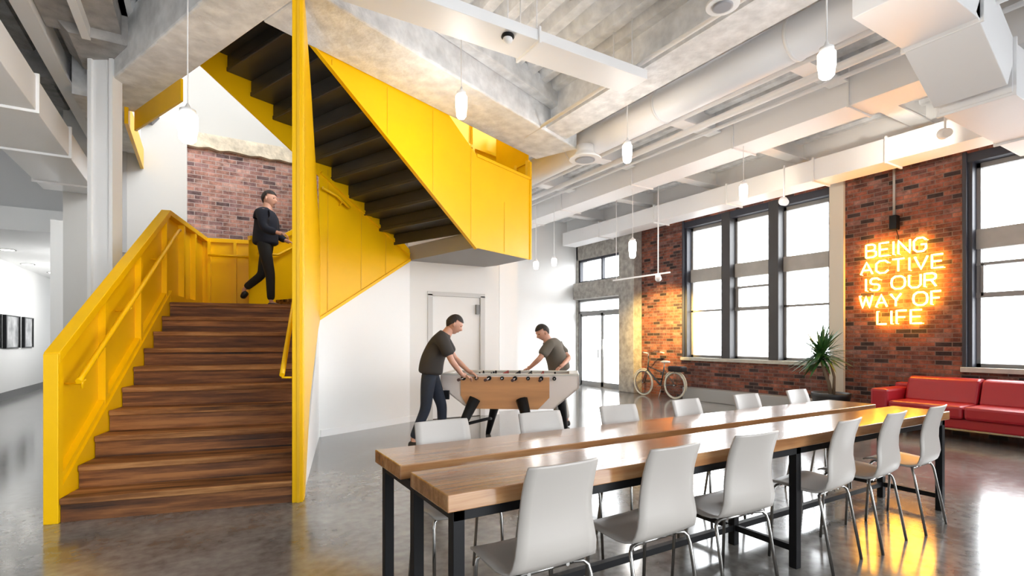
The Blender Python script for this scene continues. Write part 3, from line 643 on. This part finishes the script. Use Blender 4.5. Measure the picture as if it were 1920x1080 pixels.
def ypx(p, X=9.13): a = (p-960)/FP; F = X/(sin(TH)+a*cos(TH)); return F*(cos(TH)-a*sin(TH))
row('BEING', ypx(1624), ypx(1737), 2.60, .20)
row('ACTIVE', ypx(1614), ypx(1768), 2.335, .19)
row('IS OUR', ypx(1622), ypx(1755), 2.07, .19)
row('WAY OF', ypx(1612), ypx(1764), 1.805, .19)
row('LIFE', ypx(1645), ypx(1728), 1.535, .20)
yt = ypx(1675)
obj('transformer', MB().box(-.12, 0, yt-.06, yt+.04, 2.98, 3.2), BLACK, NS, bev=.01)
obj('conduit', MB().tube([(-.05, yt, 3.2), (-.05, yt, 4.1)], .018), mat('grey_conduit', (.35, .33, .32), .4), NS)
obj('cable', MB().tube([(-.06, yt-.03, 3.0), (-.04, yt-.06, 2.85), (-.05, yt-.05, 2.8)], .006), BLACK, NS)

# ================================================================== CEILING SERVICES
def rect_duct(name, label, pts, w, h, seams=(), cat='duct', group=None, m_=None):
    # pts: centre-bottom polyline; w sideways, h upwards
    t = thing(name, label, cat, (0, 0, 0), 0, group)
    for i in range(len(pts)-1):
        p, q = Vector(pts[i]), Vector(pts[i+1]); obj('duct_section', MB().bar(p+Vector((0,0,h/2)), q+Vector((0,0,h/2)), w, h), m_ or DUCT, t, bev=.006)
    for p, ax in seams:
        p = Vector(p)+Vector((0,0,h/2)); a = Vector(ax)*.012
        obj('flange', MB().bar(p-a, p+a, w+.05, h+.05), STEELW, t, bev=.004)
    return t
rect_duct('rectangular_duct', 'long rectangular white duct hanging in the middle of the right ceiling', [(6.82, -4, 4.06), (6.82, 11.0, 4.06)], .5, .46, [((6.82, y, 4.06), (0,1,0)) for y in (3.2, 4.75, 6.8, 8.9, 10.3)])
rect_duct('rectangular_duct', 'slim rectangular white duct running just above the tall windows', [(8.6, .8, 3.83), (8.6, 11.3, 3.83)], .45, .34, [((8.6, y, 3.83), (0,1,0)) for y in (2.1, 3.58, 4.6, 6.2, 8.0, 9.8)])
rect_duct('rectangular_duct', 'grey white duct with stepped underside along the upper left', [(-1.62, -3, 3.42), (-1.62, YB-.12, 3.42)], .6, .32, [((-1.62, y, 3.42), (0,1,0)) for y in (3.5, 5.0, 6.4, 7.8, 9.2)])
rect_duct('rectangular_duct', 'wide white offset duct crossing the upper right corner', [(4.5, 1.90, 3.88), (5.42, 1.90, 3.88), (6.12, 1.90, 3.47), (8.36, 1.90, 3.47)], .53, .46, [((5.40, 1.90, 3.88), (1,0,0)), ((6.14, 1.90, 3.47), (1,0,0)), ((7.6, 1.90, 3.47), (1,0,0))])
rect_duct('linear_light_box', 'slender white rectangular box hung across the ceiling right of the fin', [(-.6, 4.07, 4.0), (2.62, 4.07, 4.0), (3.98, 4.07, 4.0)], .36, .10, [((2.62, 4.07, 3.995), (1,0,0))], cat='light')
lb = [o for o in bpy.data.objects if o.name == 'linear_light_box'][0]
for x in (-.3, 1.2, 2.62, 3.8):
    for y in (3.93, 4.21): obj('hanger_rod', MB().tube([(x, y, 4.08), (x, y, ZC+.1)], .006, 6), STEELW, lb)
t = thing('round_duct', 'long round white duct running towards the stair landing', 'duct')
obj('duct_section', MB().tube([(5.0, 2.18, 4.24), (5.0, 7.9, 4.24)], .205, 28), DUCT, t)
for y in (2.9, 4.6, 6.4): obj('flange', MB().tube([(5.0, y, 4.24), (5.0, y+.03, 4.24)], .215, 28), STEELW, t)
# pipes and conduits
def pipe(label, pts, r): return tag(obj('ceiling_pipe', MB().tube(pts, r, 10), STEELW), label, 'pipe')
pipe('thin white conduit beside the ceiling girder, nearest the light box', [(3.86, -4, 4.12), (3.86, 6.1, 4.12)], .022)
pipe('white sprinkler pipe between the round and the rectangular duct', [(5.75, -4, 4.16), (5.75, 11, 4.16)], .045)
pipe('thin white conduit right beside the round duct', [(5.45, -4, 4.22), (5.45, 11, 4.22)], .03)
pipe('thin conduit hanging left of the rectangular duct', [(6.3, -4, 4.3), (6.3, 11, 4.3)], .025)
pipe('thin conduit left of the girder', [(2.9, -4, 4.42), (2.9, 3.8, 4.42)], .02)
pipe('white pipe stub reaching out from the brick pier above the bicycle', [(8.55, 9.16, 2.62), (XW-.02, 8.4, 2.62)], .015) if False else None
# diffusers
def diffuser(label, x, y, z, rr, zt):
    t = thing('round_diffuser', label, 'vent', (x, y, z))
    obj('cone', MB().lathe([(rr, 0), (rr*1.02, .015), (rr*.7, .07), (rr*.55, .12), (rr*.55, zt-z)], 24), STEELW, t)
    obj('inner_ring', MB().lathe([(rr*.5, -.012), (rr*.62, -.01), (rr*.62, .01), (rr*.5, .012)], 24), mat('vent_grey', (.3, .3, .32), .4), t)
x, y = at(1097, 7.5); diffuser('round white ceiling diffuser right of the yellow landing', x, y, 3.90, .23, 4.1)
x, y = at(1355, 4.05); diffuser('round white ceiling diffuser at the top edge of the picture', x, y, 3.90, .125, 4.6)
# hanging camera
x, y = at(952, 4.6)
t = thing('ceiling_camera', 'small black and white dome hanging by the light box', 'camera', (x, y, zz(72, 4.6)))
obj('mount', MB().lathe([(.05, 0), (.06, .01), (.05, .04), (.015, .05)], 16), BLACK, t); obj('dome', MB().ball((0, 0, -.01), (.045, .045, .04)), STEELW, t)
obj('rod', MB().tube([(0, 0, .04), (0, 0, ZC-zz(72, 4.6))], .006), STEELW, t)

def pendant(px, py, F, w, h, label, top=None, grp='glass jar pendants', power=15, first=[None]):
    x, y = at(px, F); z = zz(py, F); wr = w/FP*F/2; hh = h/FP*F; ztop = top or ZC+.1
    t = thing('pendant_lamp', label, 'lamp', (x, y, z-hh/2), 0, grp)
    obj('glass_jar', MB().lathe([(wr*.55, 0), (wr*.85, hh*.1), (wr*.9, hh*.3), (wr, hh*.45), (wr, hh*.93), (wr*.8, hh)], 18), GLASS, t)
    obj('cap', MB().lathe([(wr*.8, hh), (wr*.8, hh+.03), (wr*.3, hh+.05), (.008, hh+.08)], 16), STEELW, t)
    obj('cord', MB().tube([(0, 0, hh+.05), (0, 0, ztop-(z-hh/2))], .0055 if F > 4 else .006, 6), STEELW, t)
    obj('bulb', MB().ball((0, 0, hh*.6), (wr*.5, wr*.5, hh*.2)), LAMP, t)
    l = bpy.data.lights.new('lamp_light', 'POINT'); l.energy = power; l.color = (1, .97, .93); l.shadow_soft_size = .12
    lo = bpy.data.objects.new('lamp_light', l); COL.objects.link(lo); lo.parent = t; lo.location = (0, 0, -.12)
pendant(352, 240, 4.2, 34, 54, 'glass jar pendant on a long cord hanging over the yellow left guard', power=16)
pendant(865, 200, 5.3, 22, 44, 'glass jar pendant in front of the beam above the yellow outer guard')
pendant(1176, 288, 6.3, 18, 34, 'glass jar pendant right of the round diffuser')
pendant(1550, 122, 3.9, 31, 50, 'glass jar pendant left of the offset duct, largest on the right side')
pendant(1394, 362, 7.4, 15, 30, 'glass jar pendant above the middle bay of the three bay window')
pendant(1186, 468, 9.5, 14, 32, 'glass jar pendant in front of the concrete pilaster')
pendant(1005, 498, 11, 10, 14, 'tiny pendant far back left of the entrance, left one of two', power=6)
pendant(1039, 492, 11, 10, 14, 'tiny pendant far back left of the entrance, right one of two', power=3)
# track spots on the window duct
def spot(px, py, F, label, aim, e, zt, track=None, col=(1, .66, .25)):
    x, y = at(px, F); z = zz(py, F)
    t = thing('spot_lamp', label, 'lamp', (x, y, z))
    d = (Vector(aim)-Vector((x, y, z))).normalized()
    obj('lamp_head', MB().tube([-d*.08, d*.06], [.05, .065], 14), STEELW, t)
    obj('lamp_lens', MB().tube([d*.058, d*.064], .055, 14), LAMP, t)
    obj('stem', MB().tube([(0, 0, 0), (0, 0, zt-z)], .012), STEELW, t)
    if track:
        obj('track', MB().box(-.015, .015, track[0], track[1], .05, .08), STEELW, t)
        obj('track_hanger', MB().tube([(0, track[1]-.1, .06), (0, track[1]-.1, zt-z)], .006), STEELW, t)
    l = bpy.data.lights.new('spot_light', 'SPOT'); l.energy = e; l.color = col; l.spot_size = R_(62); l.spot_blend = .9; l.shadow_soft_size = .05
    lo = bpy.data.objects.new('spot_light', l); COL.objects.link(lo); lo.parent = t; lo.location = d*.1; lo.rotation_euler = d.to_track_quat('-Z', 'Y').to_euler()
spot(1234, 520, 10.2, 'white spot lamp on a stem lighting the brick pier by the bicycle', (XW, 8.42, 1.62), 950, 4.72, (-.3, 1.3), (1, .66, .20))
spot(1470, 378, 7.6, 'white spot lamp under the window duct before the right window bay', (8.5, 5.6, 4.0), 30, 3.85, None, (1, .85, .6))
spot(1772, 250, 6.0, 'white spot lamp washing the duct at the upper right', (8.4, 3.3, 4.0), 60, 4.7, None, (1, .92, .8))
# corridor downlights and framed pictures
for i, (px, py, l) in enumerate(((14, 468, 'recessed ceiling downlight in the left corridor, nearest one'), (52, 495, 'recessed ceiling downlight in the left corridor, middle left one'), (74, 497, 'recessed ceiling downlight in the left corridor, middle right one'), (100, 511, 'recessed ceiling downlight in the left corridor, farthest one'))):
    F = FP*(3.0-H)/(HOR-py); x, y = at(px, F); x = max(x, XL+.2)+(.32 if i == 2 else 0)
    t = thing('downlight', l, 'lamp', (x, y, 2.995), 0, 'corridor downlights')
    obj('ring', MB().lathe([(.10, -.004), (.13, -.008), (.13, 0), (.1, 0)], 20), mat('downlight_ring', (.3, .3, .3), .4), t)
    obj('lens', MB().lathe([(0, -.006), (.1, -.006), (.1, -.002), (0, -.002)], 20), LAMP, t)
    lq = bpy.data.lights.new('lamp_light', 'POINT'); lq.energy = 14; lq.shadow_soft_size = .15; lo = bpy.data.objects.new('lamp_light', lq); COL.objects.link(lo); lo.parent = t; lo.location = (.8, 0, -.9)
BWP = mat('grey_photo_print', (.32, .32, .32), .4, var=.9, vscale=2.5)
for i, (a, b) in enumerate(((12.6, 13.6), (13.75, 14.9), (15.1, 16.2), (16.45, 17.3), (11.6, 12.45))):
    pos = ['second from the left edge', 'third from the left edge', 'fourth, next to last', 'farthest, small and dark', 'nearest, at the very left edge'][i]
    t = thing('framed_photo', 'black and white photo print on the corridor wall, '+pos, 'picture', (XL, a, 0), 0, 'corridor photo prints')
    z0, z1 = 1.1, 1.83
    obj('frame', MB().box(0, .04, 0, b-a, z0, z0+.02).box(0, .04, 0, b-a, z1-.02, z1).box(0, .06, -.02, .05, z0, z1).box(0, .04, b-a-.05, b-a, z0, z1), BLACK, t)
    obj('print', MB().box(.0, .02, .02, b-a-.02, z0+.01, z1-.01), BWP, t)

# ================================================================== FOOTBALL TABLE (local x = R axis of view, y = depth)
FT = thing('football_table', 'wooden football table with splayed black legs between the two men', 'game table', (*W(-.0, 6.75), 0), -TH-R_(6))
FW = mat('football_table_wood', (.60, .30, .13), .35, var=.12, vscale=4, stretch=(.3, 3, 3)); PINK = mat('pale_laminate', (.78, .70, .66), .35)
hl, hw = .86, .38; zt, zb, zm = .85, .44, .70
sil = [(-hl, zt), (-hl+.0, zm), (-.52, zb), (.55, zb), (hl, zm), (hl, zt)]
body = MB()
body.prism(sil, 'y', -hw, -hw+.03).prism(sil, 'y', hw-.03, hw)
body.prism([(-hl, zt), (-hl, zm), (-.52, zb), (-.49, zb), (-hl+.03, zm+.01), (-hl+.03, zt)], 'y', -hw, hw).prism([(hl, zt), (hl, zm), (.55, zb), (.52, zb), (hl-.03, zm+.01), (hl-.03, zt)], 'y', -hw, hw)
body.box(-.5, .53, -hw+.03, hw-.03, zb, zb+.03)
obj('body', body, PINK, FT, bev=.004)
obj('side_panel', MB().prism([(-.60, zt-.02), (-.60, zb+.16), (-.50, zb-.005), (.36, zb-.005), (.50, zb+.14), (.50, zt-.02)], 'y', -hw-.012, -hw), FW, FT)
obj('side_panel', MB().prism([(-.60, zt-.02), (-.60, zb+.16), (-.50, zb-.005), (.36, zb-.005), (.50, zb+.14), (.50, zt-.02)], 'y', hw, hw+.012), FW, FT)
obj('playfield', MB().box(-.60, .60, -hw+.03, hw-.03, .74, .75), mat('green_grey_pitch', (.42, .46, .40), .3), FT)
obj('top_edge', MB().box(-hl, hl, -hw-.01, -hw+.05, zt, zt+.02).box(-hl, hl, hw-.05, hw+.01, zt, zt+.02).box(-hl, -hl+.12, -hw, hw, zt, zt+.02).box(hl-.12, hl, -hw, hw, zt, zt+.02), mat('pale_edge', (.62, .60, .55), .3), FT, bev=.005)
obj('goal_box', MB().box(-.86, -.74, -hw-.05, -hw-.012, .55, .66), BLACK, FT)
DKW = mat('dark_handle', (.05, .015, .012), .4)
for k in range(8):
    x = -.56+k*.16
    nr = -1 if k % 2 == 0 else 1
    rd = obj('rod', MB().tube([(x, -.62 if nr < 0 else -.46, .815), (x, .46 if nr < 0 else .62, .815)], .008, 6), CHROME, FT)
    hy = -.62 if nr < 0 else .62
    obj('handle', MB().tube([(x, hy+.0, .815), (x, hy+nr*.10, .815)], [.016, .019], 8), DKW, rd)
    obj('bushing', MB().tube([(x, nr*(hw+.045), .815), (x, nr*(hw+.0), .815)], .028, 10), BLACK, rd); obj('bushing', MB().tube([(x, -nr*(hw+.03), .815), (x, -nr*hw, .815)], .024, 10), BLACK, rd)
    np_ = (1, 2, 3, 5, 5, 3, 2, 1)[k]; pm = MB()
    for q in range(np_):
        yy = (q-(np_-1)/2)*.62/max(np_, 2); pm.box(x-.012, x+.012, yy-.014, yy+.014, .76, .85).ball((x, yy, .862), .014, 8)
    obj('player_figures', pm, BLACK if k % 3 else mat('red_figures', (.3, .03, .02), .4), rd)
for (xa, ya_, xb, yb_) in ((-.42, -hw-.02, -.66, -.60), (.16, -hw-.02, .34, -.62), (-.22, hw-.10, -.36, .28), (.62, hw-.10, .70, .62)):
    obj('leg', MB().tube([(xa, ya_, zb+.12), (xb, yb_, 0.012)], [.075, .034], 8).lathe([(.03, 0), (.035, .008), (.02, .02)], 12, (xb, yb_, 0)), BLACK, FT)
obj('cross_brace', MB().tube([(-.60, -.35, .22), (-.30, -.02, .26), (-.31, .22, .22)], .02, 8), BLACK, FT)

# ================================================================== PEOPLE
SKIN = mat('skin', (.58, .31, .22), .5); HAIR = mat('dark_hair', (.018, .012, .01), .7, bump=.5, bscale=60)
def skin_mesh(name, chains, m_, parent, sub=2):
    # chains: list of ([point...], [radius...]) ; equal points are merged so limbs join
    vs, es, rs, idx, roots = [], [], [], {}, []
    for pts, rr in chains:
        prev = None
        for i, (p, q) in enumerate(zip(pts, rr)):
            key = tuple(round(c, 4) for c in p)
            if key not in idx:
                idx[key] = len(vs); vs.append(p); rs.append(q if isinstance(q, tuple) else (q, q))
                if prev is None: roots.append(idx[key])
            if prev is not None and prev != idx[key]: es.append((prev, idx[key]))
            prev = idx[key]
    me = bpy.data.meshes.new(name); me.from_pydata(vs, es, []); o = bpy.data.objects.new(name, me); COL.objects.link(o); me.materials.append(m_)
    o.parent = parent; md = o.modifiers.new('skin', 'SKIN'); md.use_smooth_shade = True; md.branch_smoothing = .3
    sk = me.skin_vertices[0].data
    for i, q in enumerate(rs): sk[i].radius = q; sk[i].use_root = i in roots
    s = o.modifiers.new('sub', 'SUBSURF'); s.levels = sub; s.render_levels = sub
    return o
def lerp(a, b, t): return tuple(a[i]+(b[i]-a[i])*t for i in range(3))
def head_parts(hd, f, side, upv, P):
    def shape(th, ph):
        x, y, z = cos(th)*cos(ph), cos(th)*sin(ph), sin(th)
        X, Y, Z = x*.098, y*.078, z*.118
        k = max(0., -z)
        Y *= 1-.34*k; X *= 1-.10*k if x > 0 else 1-.45*k
        if x > 0:
            X += .026*math.exp(-((Y/.011)**2+((Z+.022)/.022)**2))            # nose
            X += .006*math.exp(-((Y/.03)**2+((Z+.062)/.010)**2))             # lips
            X += .012*math.exp(-((Y/.028)**2+((Z+.100)/.018)**2))            # chin
            X += .006*math.exp(-((Z-.035)/.012)**2)                          # brow
            for sy in (-1, 1): X -= .010*math.exp(-(((Y-sy*.031)/.016)**2+((Z-.012)/.013)**2))
        return Vector((X, Y, Z))
    def wp(v, off=0): v = v+v.normalized()*off; return tuple(Vector(hd)+f*v.x+side*v.y+upv*v.z)
    nt, np_ = 30, 44; hm, hh = MB(), MB()
    def grid(m, off, keep):
        vs = []; fs = []
        for i in range(nt+1):
            for j in range(np_): vs.append(shape(-pi/2+pi*i/nt, 2*pi*j/np_))
        for i in range(nt):
            for j in range(np_):
                q = (i*np_+j, i*np_+(j+1)%np_, (i+1)*np_+(j+1)%np_, (i+1)*np_+j); c = (vs[q[0]]+vs[q[2]])/2
                if keep(c): fs.append(q)
        m.add([wp(v, off) for v in vs], fs, True)
    grid(hm, 0, lambda c: True)
    obj('head', hm, SKIN, P)
    grid(hh, .011, lambda c: c.z > .060-.35*max(0, -c.x+.0)-.0 if c.x > -.0 else c.z > .035+1.4*c.x*1.1)
    grid(hh, .0, lambda c: c.z > .062 if c.x > 0 else c.z > .037+1.5*c.x)
    obj('hair', hh, HAIR, P)
    for s_ in (-1, 1):
        obj('eye', MB().ball(wp(Vector((.076, s_*.031, .012))), .011, 10), mat('eye_dark', (.03, .022, .018), .25), P)
        obj('ear', MB().ball(wp(Vector((-.006, s_*.078, -.008))), (.018, .012, .030), 10), SKIN, P)
    obj('mouth', MB().ball(wp(Vector((.086, 0, -.062))), (.008, .022, .004), 8), mat('lips', (.36, .14, .12), .5), P)
def person(label, loc, J, shirt, trousers, shoes, rz=-TH, sleeve=.55, look=(1, 0, 0), name='person', longc=False):
    P = thing(name, label, 'person', loc, rz)
    pel, bel, che, nek, hd = J['pel'], J['bel'], J['che'], J['nek'], J['head']
    f = Vector(look).normalized(); side = Vector((0, 0, 1)).cross(f).normalized(); upv = f.cross(side).normalized()
    H_ = lambda a, b, c: tuple(Vector(hd)+f*a+side*b+upv*c)
    ch = [([pel, bel, che, nek, H_(-.02, 0, -.03)], [(.06, .05), (.07, .06), (.11, .08), .064, .068])]
    for s in ('l', 'r'):
        sh, el, wr, ha = J['sh'+s], J['el'+s], J['wr'+s], J['ha'+s]
        ch.append(([che, sh, lerp(sh, el, .5), el, lerp(el, wr, .35), wr, lerp(wr, ha, .55)], [(.13, .09), .052, .046, .038, .038, .026, (.038, .018)]))
        hv = (Vector(ha)-Vector(wr)).normalized(); pc = Vector(lerp(wr, ha, .55)); sd = hv.cross(Vector((0, 0, 1)))
        sd = sd.normalized() if sd.length > .1 else Vector((0, 1, 0)); dn = hv.cross(sd).normalized()
        if dn.z > 0: dn = -dn
        for k, (off, ln) in enumerate(((-.030, .062), (-.010, .075), (.010, .070), (.029, .055))):
            b0 = pc+sd*off*.7; b1 = b0+hv*.045+sd*off*.3; b2 = b1+(hv*.8+dn*.5)*ln*.5; b3 = b2+(hv*.35+dn*.9)*ln*.5
            ch.append(([tuple(b0), tuple(b1), tuple(b2), tuple(b3)], [.010, .010, .009, .0075]))
        tb = pc-hv*.015; sg = -1 if s == 'l' else 1
        ch.append(([tuple(tb), tuple(tb+sd*sg*.035+hv*.02), tuple(tb+sd*sg*.045+hv*.055+dn*.02)], [.012, .011, .009]))
        hp, kn, an, to = J['hp'+s], J['kn'+s], J['an'+s], J['to'+s]
        ch.append(([pel, hp, lerp(hp, kn, .5), kn, lerp(kn, an, .35), an, to], [(.06, .05), .06, .06, .050, .045, .030, (.022, .018)]))
    obj_b = skin_mesh('body', ch, SKIN, P)
    # shirt
    cs = [([lerp(bel, pel, 1.25), lerp(pel, bel, .15), bel, lerp(bel, che, .6), che, lerp(che, nek, .75)], [(.15, .125), (.158, .13), (.148, .125), (.158, .125), (.16, .12), .08])]
    for s in ('l', 'r'):
        sh, el, wr = J['sh'+s], J['el'+s], J['wr'+s]
        if sleeve <= 1: cs.append(([che, sh, lerp(sh, el, sleeve), lerp(sh, el, sleeve+.25)], [(.16, .12), .072, .066, .064]))
        else: cs.append(([che, sh, lerp(sh, el, .5), el, lerp(el, wr, .9)], [(.16, .12), .072, .062, .052, .042]))
    skin_mesh('coat' if longc else 'shirt', [(p_, [(q_[0]*1.2, q_[1]*1.25) if isinstance(q_, tuple) else q_*1.22 for q_ in r_]) for p_, r_ in cs], shirt, P)
    ct = [([lerp(pel, bel, .55), pel], [(.145, .12), (.155, .125)])]
    for s in ('l', 'r'):
        hp, kn, an = J['hp'+s], J['kn'+s], J['an'+s]
        ct.append(([pel, hp, lerp(hp, kn, .5), kn, lerp(kn, an, .5), lerp(kn, an, .93)], [(.14, .115), .098, .085, .068, .060, .054]))
    skin_mesh('trousers', ct, trousers, P)
    for s in ('l', 'r'):
        an, to = J['an'+s], J['to'+s]; d = Vector(to)-Vector(an); d.z = 0; d.normalize(); h_ = Vector(an)-d*.05
        skin_mesh('shoe', [([tuple(h_-Vector((0,0,.035))), tuple(Vector(lerp(an, to, .5))-Vector((0,0,.02))), to], [(.056, .05), (.056, .046), (.052, .034)])], shoes, P)
    head_parts(hd, f, side, upv, P)
    return P
DKS = mat('charcoal_tshirt', (.035, .031, .029), .85); OLV = mat('grey_olive_tshirt', (.12, .105, .085), .85)
JEAN = mat('dark_jeans', (.014, .020, .035), .8); SHOE = mat('black_shoe', (.01, .01, .012), .5); NAVY = mat('navy_coat', (.008, .011, .022), .85); CHIN = mat('stone_chinos', (.38, .36, .33), .85)
# man 1 : bent towards +x, hands on the handles. origin between feet
ox, oy = W(-1.06, 6.22)
J1 = dict(pel=(.08, .0, .90), bel=(.10, .0, 1.06), che=(.20, .02, 1.27), nek=(.29, .04, 1.38), head=(.36, .05, 1.475),
          shl=(.20, .20, 1.31), ell=(.34, .26, 1.06), wrl=(.52, .20, .90), hal=(.62, .18, .85),
          shr=(.24, -.17, 1.30), elr=(.36, -.20, 1.04), wrr=(.46, -.02, .87), har=(.55, .02, .84),
          hpl=(.07, .10, .86), knl=(.20, .13, .48), anl=(.20, .14, .09), tol=(.36, .14, .035),
          hpr=(.07, -.09, .86), knr=(.04, -.11, .47), anr=(-.12, -.12, .09), tor=(.03, -.13, .035))
person('person in a dark t-shirt and jeans leaning over the left end of the football table', (ox, oy, 0), J1, DKS, JEAN, SHOE, look=(.85, .15, -.45))
# man 2 : behind the table, leaning left
ox, oy = W(.66, 7.55)
J2 = dict(pel=(.03, .0, .86), bel=(.0, -.02, 1.0), che=(-.10, -.06, 1.19), nek=(-.16, -.09, 1.30), head=(-.22, -.12, 1.395),
          shl=(-.12, -.24, 1.23), ell=(-.28, -.34, 1.02), wrl=(-.40, -.22, .90), hal=(-.47, -.16, .86),
          shr=(-.03, .13, 1.24), elr=(.17, -.06, 1.03), wrr=(.05, -.27, .93), har=(-.02, -.31, .88),
          hpl=(.03, -.09, .82), knl=(-.02, -.08, .45), anl=(.02, -.09, .09), tol=(-.13, -.12, .035),
          hpr=(.04, .09, .82), knr=(.08, .10, .45), anr=(.16, .12, .09), tor=(.02, .10, .035))
person('person with short dark hair in a grey olive t-shirt behind the football table', (ox, oy, 0), J2, OLV, CHIN, SHOE, look=(-.8, -.35, -.5))
# man 3 : walking right on the landing
ox, oy = W(-3.50, 7.30)
J3 = dict(pel=(.02, 0, .93), bel=(.02, 0, 1.08), che=(.04, 0, 1.30), nek=(.05, 0, 1.46), head=(.07, 0, 1.56),
          shl=(.04, .19, 1.36), ell=(.06, .23, 1.10), wrl=(.24, .20, 1.0), hal=(.32, .18, .98),
          shr=(.06, -.19, 1.36), elr=(.10, -.22, 1.09), wrr=(.30, -.20, 1.04), har=(.38, -.18, 1.02),
          hpl=(.0, .09, .88), knl=(-.08, .10, .50), anl=(-.34, .11, .30), tol=(-.36, .11, .16),
          hpr=(.04, -.09, .88), knr=(.13, -.09, .48), anr=(.14, -.09, .09), tor=(.29, -.09, .035))
person('person in dark coat walking on the lower stair landing', (ox, oy, 1.715), J3, NAVY, mat('black_trousers', (.01, .01, .01), .8), SHOE, sleeve=2, look=(1, 0, -.1), longc=True)
